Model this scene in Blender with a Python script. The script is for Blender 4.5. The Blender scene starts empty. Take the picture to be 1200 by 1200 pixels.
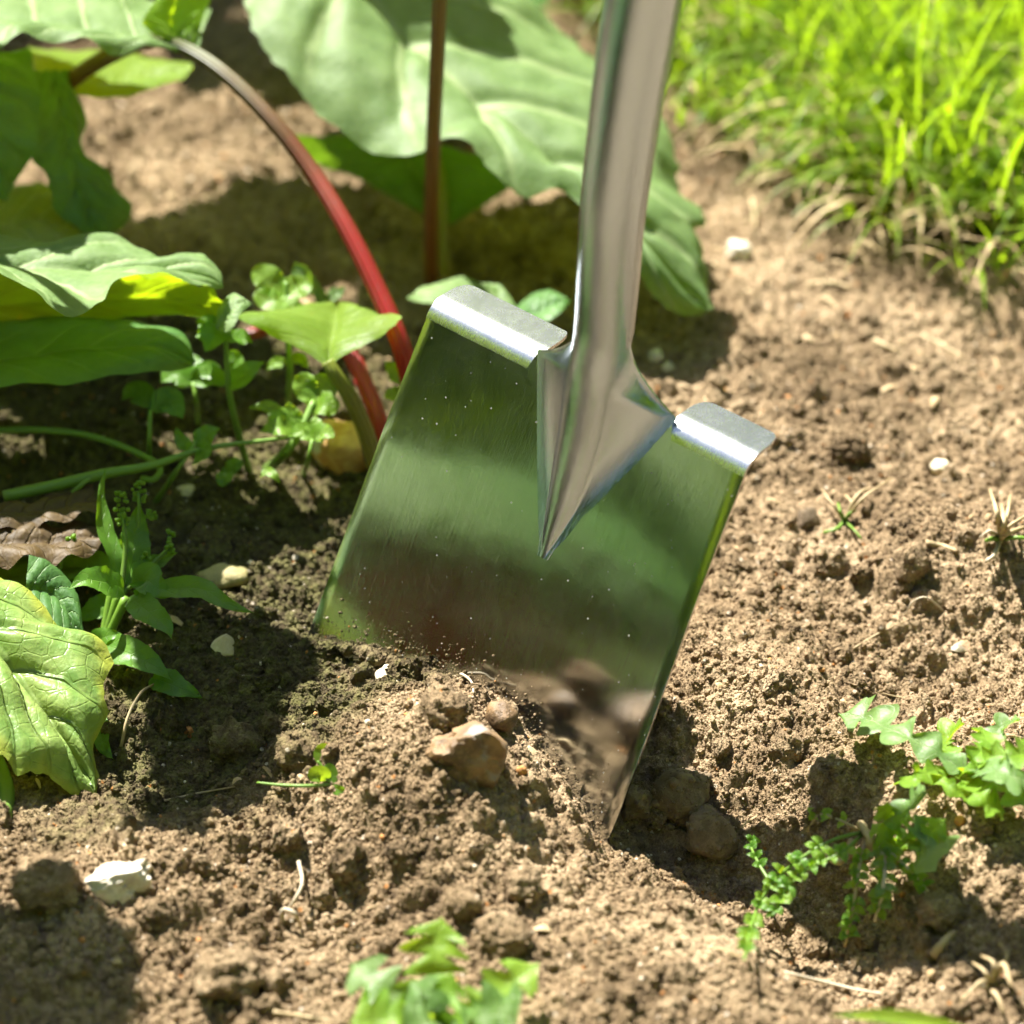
import bpy, math, random
import numpy as np
from mathutils import Vector, Matrix, noise as mnoise

random.seed(7)
rng = np.random.default_rng(11)
scene = bpy.context.scene
col = scene.collection

# ------------------------------------------------------------------ camera
PITCH = math.radians(35)
FPX = 100 / 36 * 1200
DIST = FPX / 2411
RT = np.array([1.0, 0, 0])
FW = np.array([0, math.cos(PITCH), -math.sin(PITCH)])
UPV = np.array([0, math.sin(PITCH), math.cos(PITCH)])
def ray(px, py):
    return FW + (px - 600) / FPX * RT + (600 - py) / FPX * UPV
CAM = -DIST * ray(600, 800)
def P(px, py, d):                      # a photo point at a depth d beyond the focus plane
    return CAM + (DIST + d) * ray(px, py)
def PZ(px, py, z=0.0):                 # a photo point at a height z
    r = ray(px, py)
    return CAM + r * ((z - CAM[2]) / r[2])

cam_data = bpy.data.cameras.new('camera')
cam_data.lens = 100
cam_data.sensor_width = 36
cam_data.clip_start = 0.05
cam_data.clip_end = 400
cam_data.dof.use_dof = True
cam_data.dof.focus_distance = DIST - 0.03
cam_data.dof.aperture_fstop = 4.8
cam = bpy.data.objects.new('camera', cam_data)
col.objects.link(cam)
cam.location = CAM
cam.rotation_euler = (math.radians(90) - PITCH, 0, 0)
scene.camera = cam

# ------------------------------------------------------------------ light
SUN_EL = math.radians(57)
SH = np.array([0.58, -0.815])          # where shadows fall on the ground
sun_az_vec = -SH / np.linalg.norm(SH)
SUN = np.array([sun_az_vec[0] * math.cos(SUN_EL), sun_az_vec[1] * math.cos(SUN_EL), math.sin(SUN_EL)])
world = bpy.data.worlds.new('World')
scene.world = world
world.use_nodes = True
wn = world.node_tree
sky = wn.nodes.new('ShaderNodeTexSky')
sky.sky_type = 'NISHITA'
sky.sun_disc = False
sky.sun_elevation = SUN_EL
sky.sun_rotation = math.atan2(SUN[0], SUN[1])
wn.links.new(sky.outputs[0], wn.nodes['Background'].inputs[0])
wn.nodes['Background'].inputs[1].default_value = 0.05
sun_data = bpy.data.lights.new('sun', 'SUN')
sun_data.energy = 5.0
sun_data.angle = math.radians(0.5)
sun_data.color = (1.0, 0.96, 0.89)
sun = bpy.data.objects.new('sun', sun_data)
col.objects.link(sun)
sun.rotation_euler = Vector(SUN).to_track_quat('Z', 'Y').to_euler()
sun.location = (-1, 2, 4)
vs = scene.view_settings
vs.view_transform = 'Standard'
vs.look = 'None'
vs.gamma = 1
vs.use_curve_mapping = False
vs.exposure = 2.15
scene.render.engine = 'CYCLES'
cy = scene.cycles
cy.use_denoising = True
cy.use_adaptive_sampling = True
cy.adaptive_threshold = 0.022
cy.adaptive_min_samples = 16
cy.max_bounces = 7
cy.diffuse_bounces = 2
cy.glossy_bounces = 4
cy.transmission_bounces = 4
cy.transparent_max_bounces = 6
cy.caustics_reflective = False
cy.caustics_refractive = False
cy.sample_clamp_indirect = 6

# ------------------------------------------------------------------ helpers
def tag(o, label=None, cat=None, group=None, kind=None):
    if label: o['label'] = label
    if cat: o['category'] = cat
    if group: o['group'] = group
    if kind: o['kind'] = kind
    return o

def empty(name, loc, label, cat, group=None):
    o = bpy.data.objects.new(name, None)
    o.empty_display_size = 0.02
    col.objects.link(o)
    o.location = tuple(float(c) for c in loc)
    return tag(o, label, cat, group)

def mesh_obj(name, verts, faces, mat, parent=None, smooth=True, uv=None):
    me = bpy.data.meshes.new(name)
    verts = np.asarray(verts, float)
    if parent is not None:
        p = parent
        off = np.zeros(3)
        while p is not None:
            off = off + np.array(p.location); p = p.parent
        verts = verts - off
        loc = (0, 0, 0)
    else:
        c = verts.mean(0); c[2] = verts[:, 2].min()
        verts = verts - c
        loc = tuple(c)
    me.from_pydata(verts.tolist(), [], [tuple(int(i) for i in f) for f in faces])
    if uv is not None:
        lay = me.uv_layers.new(name='UVMap')
        li = np.empty(len(me.loops), dtype=np.int32)
        me.loops.foreach_get('vertex_index', li)
        lay.data.foreach_set('uv', np.asarray(uv, float)[li].ravel())
    me.materials.append(mat)
    if smooth:
        me.polygons.foreach_set('use_smooth', [True] * len(me.polygons))
    me.update()
    o = bpy.data.objects.new(name, me)
    col.objects.link(o)
    o.location = loc
    if parent is not None:
        o.parent = parent
    return o

def grid_faces(nu, nv, close=False):
    f = []
    for j in range(nv - 1):
        for i in range(nu if close else nu - 1):
            a = j * nu + i; b = j * nu + (i + 1) % nu
            f.append((a, b, b + nu, a + nu))
    return f

def catmull(pts, n):
    pts = np.asarray(pts, float)
    if len(pts) == 2:
        t = np.linspace(0, 1, n)[:, None]
        return pts[0] * (1 - t) + pts[1] * t
    seg = np.linalg.norm(np.diff(pts, axis=0), axis=1) + 1e-9
    k = np.concatenate([[0], np.cumsum(np.sqrt(seg))]); k /= k[-1]
    t = np.linspace(0, 1, n)
    m = np.zeros_like(pts)
    m[1:-1] = (pts[2:] - pts[:-2]) / (k[2:] - k[:-2])[:, None]
    m[0] = (pts[1] - pts[0]) / (k[1] - k[0]); m[-1] = (pts[-1] - pts[-2]) / (k[-1] - k[-2])
    i = np.clip(np.searchsorted(k, t, side='right') - 1, 0, len(pts) - 2)
    h = (k[i + 1] - k[i]); s = (t - k[i]) / h
    s = s[:, None]; h = h[:, None]
    return ((2*s**3 - 3*s**2 + 1) * pts[i] + (s**3 - 2*s**2 + s) * h * m[i]
            + (-2*s**3 + 3*s**2) * pts[i+1] + (s**3 - s**2) * h * m[i+1])

def tube_data(path, radii, nseg=10, wob=0.0, ridges=0):
    path = np.asarray(path, float)
    n = len(path)
    radii = np.interp(np.linspace(0, 1, n), np.linspace(0, 1, len(radii)), radii) if len(np.atleast_1d(radii)) != n else np.asarray(radii)
    T = np.gradient(path, axis=0)
    T /= np.linalg.norm(T, axis=1)[:, None] + 1e-12
    ref = np.array([0.31, 0.17, 0.94])
    if abs(T[0] @ ref) > 0.9: ref = np.array([1.0, 0.2, 0.1])
    verts, uv = [], []
    a = np.cross(T[0], ref); a /= np.linalg.norm(a)
    for i in range(n):
        a = a - T[i] * (a @ T[i]); a /= np.linalg.norm(a)
        b = np.cross(T[i], a)
        for k in range(nseg):
            th = 2 * math.pi * k / nseg
            r = radii[i] * (1 + (0.06 * math.cos(ridges * th) if ridges else 0))
            if wob: r *= 1 + wob * math.sin(i * 1.7 + k * 2.1)
            verts.append(path[i] + r * (a * math.cos(th) + b * math.sin(th)))
            uv.append((k / nseg, i / (n - 1)))
    f = grid_faces(nseg, n, True)
    verts.append(path[0]); uv.append((0, 0)); verts.append(path[-1]); uv.append((0, 1))
    c0, c1 = len(verts) - 2, len(verts) - 1
    for k in range(nseg):
        f.append((c0, (k + 1) % nseg, k))
        f.append((c1, (n - 1) * nseg + k, (n - 1) * nseg + (k + 1) % nseg))
    return np.array(verts), f, np.array(uv)

def tube(name, path, radii, mat, parent=None, nseg=10, n=None, wob=0, ridges=0):
    path = catmull(path, n or max(8, 5 * len(path)))
    v, f, uv = tube_data(path, np.interp(np.linspace(0, 1, len(path)), np.linspace(0, 1, len(radii)), radii), nseg, wob, ridges)
    return mesh_obj(name, v, f, mat, parent, True, uv)

def pts(l):
    return [P(*q) for q in l]

def vnoise(v, scale, seed=0.0):
    return mnoise.noise(Vector((v[0] * scale + seed, v[1] * scale + seed * 1.7, v[2] * scale - seed)))

# ------------------------------------------------------------------ materials
def new_mat(name):
    m = bpy.data.materials.new(name)
    m.use_nodes = True
    nt = m.node_tree
    for n in list(nt.nodes): nt.nodes.remove(n)
    return m, nt

class NT:
    def __init__(s, nt): s.nt = nt
    def n(s, t, **kw):
        x = s.nt.nodes.new(t)
        for k, v in kw.items(): setattr(x, k, v)
        return x
    def l(s, a, b): s.nt.links.new(a, b)
    def val(s, inp, v):
        if hasattr(v, 'links') or isinstance(v, bpy.types.NodeSocket): s.l(v, inp)
        else: inp.default_value = v
    def math(s, op, a, b=None, c=None, clamp=False):
        x = s.n('ShaderNodeMath', operation=op, use_clamp=clamp)
        s.val(x.inputs[0], a)
        if b is not None: s.val(x.inputs[1], b)
        if c is not None: s.val(x.inputs[2], c)
        return x.outputs[0]
    def noise(s, vec, scale, detail=4, rough=0.55, dist=0.0):
        x = s.n('ShaderNodeTexNoise')
        if vec is not None: s.l(vec, x.inputs['Vector'])
        x.inputs['Scale'].default_value = scale
        x.inputs['Detail'].default_value = detail
        x.inputs['Roughness'].default_value = rough
        x.inputs['Distortion'].default_value = dist
        return x.outputs['Fac']
    def smooth(s, v, a, b, lo=0.0, hi=1.0):
        x = s.n('ShaderNodeMapRange', interpolation_type='SMOOTHSTEP')
        s.val(x.inputs['Value'], v)
        for k, q in (('From Min', a), ('From Max', b), ('To Min', lo), ('To Max', hi)): x.inputs[k].default_value = q
        return x.outputs[0]
    def mix(s, f, a, b, blend='MIX'):
        x = s.n('ShaderNodeMix', data_type='RGBA', blend_type=blend)
        s.val(x.inputs[0], f)
        for i, q in ((6, a), (7, b)):
            if isinstance(q, tuple): x.inputs[i].default_value = (*q[:3], 1)
            else: s.l(q, x.inputs[i])
        return x.outputs[2]
    def ramp(s, f, stops):
        x = s.n('ShaderNodeValToRGB')
        s.l(f, x.inputs[0])
        e = x.color_ramp.elements
        while len(e) < len(stops): e.new(0.5)
        for q, (p, c) in zip(e, stops):
            q.position = p; q.color = (*c, 1)
        return x.outputs[0]
    def bump(s, h, dist, strength=1.0, normal=None):
        x = s.n('ShaderNodeBump')
        x.inputs['Strength'].default_value = strength
        x.inputs['Distance'].default_value = dist
        s.l(h, x.inputs['Height'])
        if normal is not None: s.l(normal, x.inputs['Normal'])
        return x.outputs[0]

def soil_material(name, dark, mid, light, moss_shade=True, bumpd=0.0018):
    m, nt = new_mat(name); q = NT(nt)
    pos = q.n('ShaderNodeNewGeometry').outputs['Position']
    n1 = q.noise(pos, 14, 3, 0.6)
    n2 = q.noise(pos, 160, 3, 0.65)
    n3 = q.noise(pos, 900, 2, 0.7)
    f = q.math('ADD', q.math('MULTIPLY', n1, 0.45), q.math('ADD', q.math('MULTIPLY', n2, 0.4), q.math('MULTIPLY', n3, 0.35)))
    c = q.ramp(f, [(0.42, dark), (0.57, mid), (0.74, light)])
    if moss_shade:  # mossy damp tint that also puts deeper shade into the colour
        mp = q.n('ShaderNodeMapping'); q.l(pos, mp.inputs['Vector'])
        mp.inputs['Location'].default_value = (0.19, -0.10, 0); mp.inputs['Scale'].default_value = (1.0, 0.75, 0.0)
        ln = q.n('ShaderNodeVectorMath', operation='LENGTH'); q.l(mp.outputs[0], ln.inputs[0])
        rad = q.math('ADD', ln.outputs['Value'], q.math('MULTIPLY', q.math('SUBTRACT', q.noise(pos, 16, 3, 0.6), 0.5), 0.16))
        damp_shade = q.smooth(rad, 0.13, 0.21, 0.85, 0)
        c = q.mix(damp_shade, c, q.mix(q.smooth(n2, 0.4, 0.62), (0.040, 0.032, 0.013), (0.075, 0.078, 0.018)))
    # sparse pale mineral grains and rusty flecks
    v = q.n('ShaderNodeTexVoronoi'); q.l(pos, v.inputs['Vector']); v.inputs['Scale'].default_value = 330
    sep = q.n('ShaderNodeSeparateColor'); q.l(v.outputs['Color'], sep.inputs[0])
    pale = q.math('MULTIPLY', q.math('GREATER_THAN', sep.outputs[0], 0.965), q.math('LESS_THAN', v.outputs['Distance'], 0.33))
    c = q.mix(q.math('MULTIPLY', pale, 0.75), c, (0.55, 0.47, 0.36))
    rust = q.math('MULTIPLY', q.math('GREATER_THAN', sep.outputs[1], 0.982), q.math('LESS_THAN', v.outputs['Distance'], 0.36))
    c = q.mix(q.math('MULTIPLY', rust, 0.7), c, (0.42, 0.17, 0.04))
    b = q.n('ShaderNodeBsdfPrincipled')
    q.l(c, b.inputs['Base Color'])
    b.inputs['Roughness'].default_value = 0.93
    b.inputs['Specular IOR Level'].default_value = 0.25
    q.l(q.bump(q.math('ADD', q.noise(pos, 1300, 2, 0.7), q.math('MULTIPLY', q.noise(pos, 420, 2, 0.6), 1.6)), bumpd, 0.8), b.inputs['Normal'])
    o = q.n('ShaderNodeOutputMaterial'); q.l(b.outputs[0], o.inputs[0])
    return m

def leaf_material(name, col_a, col_b, vein, trans, nveins=7, slope=0.55, tw=0.45, gloss=0.42, edge=None, vw=0.09, bumpd=0.0012, nscale=55, spots=None, veinmix=0.7):
    m, nt = new_mat(name); q = NT(nt)
    uvn = q.n('ShaderNodeUVMap'); uvn.uv_map = 'UVMap'
    sx = q.n('ShaderNodeSeparateXYZ'); q.l(uvn.outputs[0], sx.inputs[0])
    pos = q.n('ShaderNodeNewGeometry').outputs['Position']
    ax = q.math('MULTIPLY', q.math('ABSOLUTE', q.math('SUBTRACT', sx.outputs[0], 0.5)), 2.0)
    wob = q.math('MULTIPLY', q.math('SUBTRACT', q.noise(uvn.outputs[0], 5, 2), 0.5), 0.35)
    y = q.math('ADD', q.math('MULTIPLY', q.math('SUBTRACT', sx.outputs[1], q.math('MULTIPLY', ax, slope / nveins * 2.2)), nveins), wob)
    fr = q.math('ABSOLUTE', q.math('SUBTRACT', q.math('FRACT', y), 0.5))
    side = q.smooth(fr, 0.0, vw, 1, 0)
    side = q.math('MULTIPLY', side, q.smooth(ax, 0.55, 1.0, 1, 0.25))
    midv = q.smooth(ax, 0.0, 0.055, 1, 0)
    vor = q.n('ShaderNodeTexVoronoi', feature='DISTANCE_TO_EDGE'); q.l(pos, vor.inputs['Vector']); vor.inputs['Scale'].default_value = nscale * 3.2
    net = q.smooth(vor.outputs['Distance'], 0.0, 0.07, 0.16, 0)
    veins = q.math('MAXIMUM', q.math('MAXIMUM', side, midv), net)
    n1 = q.noise(pos, nscale, 4, 0.6)
    n2 = q.noise(pos, nscale * 6, 3, 0.6)
    f = q.math('ADD', q.math('MULTIPLY', n1, 0.7), q.math('MULTIPLY', n2, 0.3))
    c = q.mix(q.smooth(f, 0.35, 0.65), col_a, col_b)
    c = q.mix(q.math('MULTIPLY', veins, veinmix), c, vein)
    tcol = q.mix(q.math('MULTIPLY', veins, 0.35), trans, tuple(t * 0.55 for t in trans))
    if edge:
        e = q.math('MULTIPLY', q.smooth(q.math('ADD', ax, q.math('MULTIPLY', q.math('SUBTRACT', n1, 0.5), 0.5)), 0.78, 1.0), edge[1])
        c = q.mix(e, c, edge[0]); tcol = q.mix(e, tcol, edge[0])
    if spots:
        sp = q.smooth(q.noise(pos, spots[1], 2, 0.5), spots[2], spots[2] + 0.06)
        c = q.mix(q.math('MULTIPLY', sp, 0.75), c, spots[0])
    b = q.n('ShaderNodeBsdfPrincipled')
    q.l(c, b.inputs['Base Color'])
    b.inputs['Roughness'].default_value = gloss
    b.inputs['Specular IOR Level'].default_value = 0.34
    h = q.math('ADD', q.math('MULTIPLY', n1, 0.8), q.math('ADD', q.math('MULTIPLY', n2, 0.18), q.math('MULTIPLY', veins, -0.35)))
    nb = q.bump(h, bumpd, 0.9)
    q.l(nb, b.inputs['Normal'])
    t = q.n('ShaderNodeBsdfTranslucent'); q.l(tcol, t.inputs[0]); q.l(nb, t.inputs['Normal'])
    mx = q.n('ShaderNodeMixShader'); mx.inputs[0].default_value = tw
    q.l(b.outputs[0], mx.inputs[1]); q.l(t.outputs[0], mx.inputs[2])
    o = q.n('ShaderNodeOutputMaterial'); q.l(mx.outputs[0], o.inputs[0])
    return m

def stem_material(name, stops, rough=0.4, tw=0.12, stripes=True):
    m, nt = new_mat(name); q = NT(nt)
    uvn = q.n('ShaderNodeUVMap'); uvn.uv_map = 'UVMap'
    sx = q.n('ShaderNodeSeparateXYZ'); q.l(uvn.outputs[0], sx.inputs[0])
    pos = q.n('ShaderNodeNewGeometry').outputs['Position']
    c = q.ramp(q.math('ADD', sx.outputs[1], q.math('MULTIPLY', q.math('SUBTRACT', q.noise(pos, 60, 3), 0.5), 0.2)), stops)
    st = q.math('SINE', q.math('MULTIPLY', sx.outputs[0], 75.0))
    c = q.mix(q.smooth(q.noise(pos, 500, 3), 0.5, 0.75, 0, 0.35), c, tuple(0.5 * v + 0.05 for v in stops[len(stops)//2][1]))
    b = q.n('ShaderNodeBsdfPrincipled')
    q.l(c, b.inputs['Base Color']); b.inputs['Roughness'].default_value = rough
    if stripes:
        q.l(q.bump(st, 0.0005, 0.6), b.inputs['Normal'])
    t = q.n('ShaderNodeBsdfTranslucent'); q.l(c, t.inputs[0])
    mx = q.n('ShaderNodeMixShader'); mx.inputs[0].default_value = tw
    q.l(b.outputs[0], mx.inputs[1]); q.l(t.outputs[0], mx.inputs[2])
    o = q.n('ShaderNodeOutputMaterial'); q.l(mx.outputs[0], o.inputs[0])
    return m

def stone_material(name, a, b_, patch=None, rough=0.75, scale=70, bumpd=0.0012):
    m, nt = new_mat(name); q = NT(nt)
    pos = q.n('ShaderNodeNewGeometry').outputs['Position']
    n1 = q.noise(pos, scale, 5, 0.62, 0.4); n2 = q.noise(pos, scale * 9, 3, 0.65)
    c = q.mix(q.smooth(q.math('ADD', q.math('MULTIPLY', n1, 0.75), q.math('MULTIPLY', n2, 0.25)), 0.38, 0.62), a, b_)
    if patch:
        c = q.mix(q.smooth(q.noise(pos, scale * 0.7, 3, 0.5), patch[1], patch[1] + 0.08), c, patch[0])
    b = q.n('ShaderNodeBsdfPrincipled'); q.l(c, b.inputs['Base Color'])
    b.inputs['Roughness'].default_value = rough
    q.l(q.bump(q.math('ADD', n1, q.math('MULTIPLY', n2, 0.5)), bumpd, 0.7), b.inputs['Normal'])
    o = q.n('ShaderNodeOutputMaterial'); q.l(b.outputs[0], o.inputs[0])
    return m

def steel_material(name, along, dusty=1.0, rough=0.13, tint=(0.53, 0.535, 0.50), marks=1.0):
    m, nt = new_mat(name); q = NT(nt)
    g = q.n('ShaderNodeTexCoord').outputs['Object']
    mp = q.n('ShaderNodeMapping'); q.l(g, mp.inputs['Vector'])
    # grinding marks run along the tool: rotate into the spade's own axes, then squash
    mp.inputs['Rotation'].default_value = along
    st = q.n('ShaderNodeMapping'); q.l(mp.outputs[0], st.inputs['Vector']); st.inputs['Scale'].default_value = (1.0, 0.035, 1.0)
    streak = q.noise(st.outputs[0], 1800, 3, 0.6)
    streak2 = q.noise(st.outputs[0], 320, 3, 0.6)
    cloud = q.noise(g, 17, 4, 0.6)
    fine = q.noise(g, 60, 5, 0.7)
    v = q.n('ShaderNodeTexVoronoi'); q.l(g, v.inputs['Vector']); v.inputs['Scale'].default_value = 420
    sep = q.n('ShaderNodeSeparateColor'); q.l(v.outputs['Color'], sep.inputs[0])
    keep = q.math('GREATER_THAN', q.math('ADD', sep.outputs[0], q.math('MULTIPLY', q.math('SUBTRACT', cloud, 0.5), 1.0)), 0.64)
    size = q.math('MULTIPLY', q.math('POWER', sep.outputs[1], 3.2), 0.2)
    dots = q.math('MULTIPLY', keep, q.math('LESS_THAN', v.outputs['Distance'], size))
    film = q.math('MULTIPLY', q.smooth(q.math('ADD', q.math('MULTIPLY', cloud, 0.6), q.math('MULTIPLY', fine, 0.4)), 0.30, 0.85), 0.022 * dusty)
    b = q.n('ShaderNodeBsdfPrincipled')
    b.inputs['Base Color'].default_value = (*tint, 1)
    b.inputs['Metallic'].default_value = 1
    r = q.math('ADD', rough, q.math('ADD', q.math('MULTIPLY', q.math('SUBTRACT', streak, 0.5), 0.10), q.math('MULTIPLY', q.math('SUBTRACT', fine, 0.5), 0.10)), clamp=True)
    q.l(r, b.inputs['Roughness'])
    nb = q.bump(q.math('ADD', streak, q.math('MULTIPLY', streak2, 0.8)), 0.00002 * marks, 0.6)
    wv = q.bump(q.noise(g, 22, 2, 0.4), 0.0012, 0.35, nb)
    q.l(wv, b.inputs['Normal'])
    d = q.n('ShaderNodeBsdfDiffuse'); d.inputs[0].default_value = (0.50, 0.49, 0.44, 1)
    fac = q.math('MAXIMUM', q.math('MULTIPLY', dots, 0.55 * min(1, dusty)), film)
    mx = q.n('ShaderNodeMixShader'); q.l(fac, mx.inputs[0]); q.l(b.outputs[0], mx.inputs[1]); q.l(d.outputs[0], mx.inputs[2])
    o = q.n('ShaderNodeOutputMaterial'); q.l(mx.outputs[0], o.inputs[0])
    return m

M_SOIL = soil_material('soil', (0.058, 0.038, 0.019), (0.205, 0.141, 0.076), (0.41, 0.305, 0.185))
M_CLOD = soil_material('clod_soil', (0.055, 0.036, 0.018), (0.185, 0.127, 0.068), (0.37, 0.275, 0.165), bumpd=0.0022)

# ------------------------------------------------------------------ spade pose (fitted to the photograph)
SU = np.array([0.7772485, -0.625421, -0.06879923])
SV = np.array([0.32903522, 0.31082098, 0.89169846])
SN = np.array([-0.5363027, -0.71570866, 0.44737068])
SO = np.array([0.03121052, 0.02973081, 0.1470901])
def S(u, v, n=0.0):
    return SO + SU * u + SV * v + SN * n
def blade_hit(px, py, n=0.0):
    r = ray(px, py)
    t = ((SO + SN * n - CAM) @ SN) / (r @ SN)
    return CAM + t * r

# ------------------------------------------------------------------ soil surface
ctrl = []
for q in [(350, 745), (400, 768), (450, 785), (500, 793), (545, 800), (600, 850), (640, 888), (690, 972), (708, 1003)]:
    ctrl.append(blade_hit(*q, 0.002))
def g(px, py, z): ctrl.append(PZ(px, py, z))
for q in [(300, 800, 0.004), (230, 760, 0), (300, 920, -0.006), (380, 880, 0.022), (440, 850, 0.034), (500, 880, 0.038), (570, 930, 0.028), (640, 1000, 0.0),
          (420, 1000, 0.006), (520, 1060, 0.004), (740, 1035, -0.012), (870, 1115, -0.008), (960, 1190, -0.004), (640, 1130, 0.004), (760, 1130, 0.002),
          (400, 1150, 0), (250, 1000, 0.002), (150, 1060, 0.002), (100, 1180, -0.012), (60, 900, -0.01),
          (800, 955, -0.040), (770, 905, -0.030), (860, 1010, -0.046), (930, 1060, -0.048), (990, 1120, -0.044), (1040, 1170, -0.034),
          (860, 880, -0.014), (830, 820, -0.006), (900, 760, 0.0), (960, 900, -0.002), (1000, 960, -0.006), (1060, 1010, -0.008), (1110, 1080, -0.006), (1160, 1180, 0),
          (1040, 860, 0), (1150, 900, 0.006), (1080, 690, 0.004), (1150, 720, -0.002), (1160, 670, 0.016), (1060, 640, 0.014), (1190, 600, 0.012), (960, 640, 0.002),
          (640, 780, -0.03), (560, 700, -0.01), (480, 640, 0.0), (430, 600, 0.0), (760, 760, -0.012),
          (880, 500, 0.008), (1000, 450, 0.006), (1100, 520, 0.006), (300, 600, 0), (150, 600, 0.004), (200, 400, 0.004), (600, 300, 0), (350, 200, 0.01), (900, 300, 0.006)]:
    g(*q)
ctrl = np.array(ctrl)
SIG = 0.042
K = np.exp(-((ctrl[:, None, :2] - ctrl[None, :, :2])**2).sum(2) / (2 * SIG**2))
WGT = np.linalg.solve(K + 0.06 * np.eye(len(ctrl)), ctrl[:, 2])

def axis(dense_lo, dense_hi, step, mid_hi, step2, far):
    a = np.arange(dense_lo, dense_hi, step)
    if mid_hi > dense_hi: a = np.concatenate([a, np.arange(dense_hi, mid_hi, step2)])
    out = []
    s, x = step2, a[-1]
    while x < far:
        s *= 1.35; x += s; out.append(x)
    lo = []
    s, x = step2, a[0]
    while x > -far:
        s *= 1.35; x -= s; lo.append(x)
    return np.concatenate([lo[::-1], a, out])
XS = axis(-0.385, 0.385, 0.00125, 0, 0.00125, 60)
YS = axis(-0.30, 0.34, 0.00118, 0.86, 0.0024, 60)
GX, GY = np.meshgrid(XS, YS)
def macro(x, y):
    z = np.zeros_like(x)
    for c, w in zip(ctrl, WGT):
        z += w * np.exp(-((x - c[0])**2 + (y - c[1])**2) / (2 * SIG**2))
    return z
near = (np.abs(GX) < 0.6) & (GY > -0.6) & (GY < 1.2)
H = np.zeros_like(GX)
H[near] = macro(GX[near], GY[near])
# value-noise octaves on the plane
def vn(x, y, f, seed):
    r = np.random.default_rng(seed)
    T = r.random((256, 256))
    X = x * f + 100.5; Y = y * f + 57.3
    xi = np.floor(X).astype(int); yi = np.floor(Y).astype(int)
    fx = X - xi; fy = Y - yi
    fx = fx * fx * (3 - 2 * fx); fy = fy * fy * (3 - 2 * fy)
    A = T[yi % 256, xi % 256]; B = T[yi % 256, (xi + 1) % 256]; C = T[(yi + 1) % 256, xi % 256]; D = T[(yi + 1) % 256, (xi + 1) % 256]
    return (A * (1 - fx) + B * fx) * (1 - fy) + (C * (1 - fx) + D * fx) * fy - 0.5
def fbm(x, y, f, amp, octs, seed, gain=0.55):
    z = np.zeros_like(x)
    for k in range(octs):
        a = 0.6 + k * 1.1
        z += amp * vn(x * math.cos(a) - y * math.sin(a), x * math.sin(a) + y * math.cos(a), f, seed + k)
        f *= 2.03; amp *= gain
    return z
H += fbm(GX, GY, 9, 0.012, 4, 5, 0.55)
rough_mask = np.clip(0.5 + 1.6 * vn(GX, GY, 11, 77), 0.12, 1.0)
# crumb lumps: rounded aggregates pressed into each other
ROUGH0 = H.copy()
nd = 26000
dx_ = rng.uniform(-0.385, 0.385, nd); dy_ = -0.30 + 1.1 * rng.random(nd)**1.35
dr_ = 0.0019 * (1 - rng.random(nd))**(-1 / 2.9)
dr_ = np.minimum(dr_, 0.009)
order = np.argsort(-dr_)
for i in order:
    x, y, r = dx_[i], dy_[i], dr_[i]
    x0, x1 = np.searchsorted(XS, (x - r * 1.3, x + r * 1.3)); y0, y1 = np.searchsorted(YS, (y - r * 1.3, y + r * 1.3))
    if x1 - x0 < 2 or y1 - y0 < 2: continue
    sub = ROUGH0[y0:y1, x0:x1]
    gx = GX[y0:y1, x0:x1] - x; gy = GY[y0:y1, x0:x1] - y
    a = rng.uniform(0, 3.14); e = rng.uniform(0.7, 1.25)
    ux = (gx * math.cos(a) + gy * math.sin(a)) * e; uy = (-gx * math.sin(a) + gy * math.cos(a)) / e
    d2 = (ux**2 + uy**2) / r**2
    b0 = ROUGH0[(y0 + y1) // 2, (x0 + x1) // 2]
    top = b0 - r * rng.uniform(0.1, 0.7) + r * np.sqrt(np.maximum(0, 1 - d2))
    H[y0:y1, x0:x1] = np.where(d2 < 1, np.maximum(H[y0:y1, x0:x1], np.minimum(top, sub + r)), H[y0:y1, x0:x1])
dense = (np.abs(GX) < 0.40) & (GY > -0.32) & (GY < 0.9)
H[dense] += (fbm(GX[dense], GY[dense], 110, 0.0072, 4, 31, 0.70)) * (0.35 + 0.65 * rough_mask[dense])

def hz(x, y):
    x = np.asarray(x, float); y = np.asarray(y, float)
    i = np.clip(np.searchsorted(XS, x) - 1, 0, len(XS) - 2); j = np.clip(np.searchsorted(YS, y) - 1, 0, len(YS) - 2)
    fx = (x - XS[i]) / (XS[i + 1] - XS[i]); fy = (y - YS[j]) / (YS[j + 1] - YS[j])
    return (H[j, i] * (1 - fx) + H[j, i + 1] * fx) * (1 - fy) + (H[j + 1, i] * (1 - fx) + H[j + 1, i + 1] * fx) * fy
def G(px, py, lift=0.0):               # the soil surface seen at a photo point
    r = ray(px, py)
    z = 0.0
    ts = np.linspace((0.09 - CAM[2]) / r[2], (-0.10 - CAM[2]) / r[2], 260)
    w = CAM[None] + ts[:, None] * r[None]
    below = np.nonzero(w[:, 2] < hz(w[:, 0], w[:, 1]))[0]
    q = w[below[0]] if len(below) else w[-1]
    return np.array([q[0], q[1], float(hz(q[0], q[1])) + lift])

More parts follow.
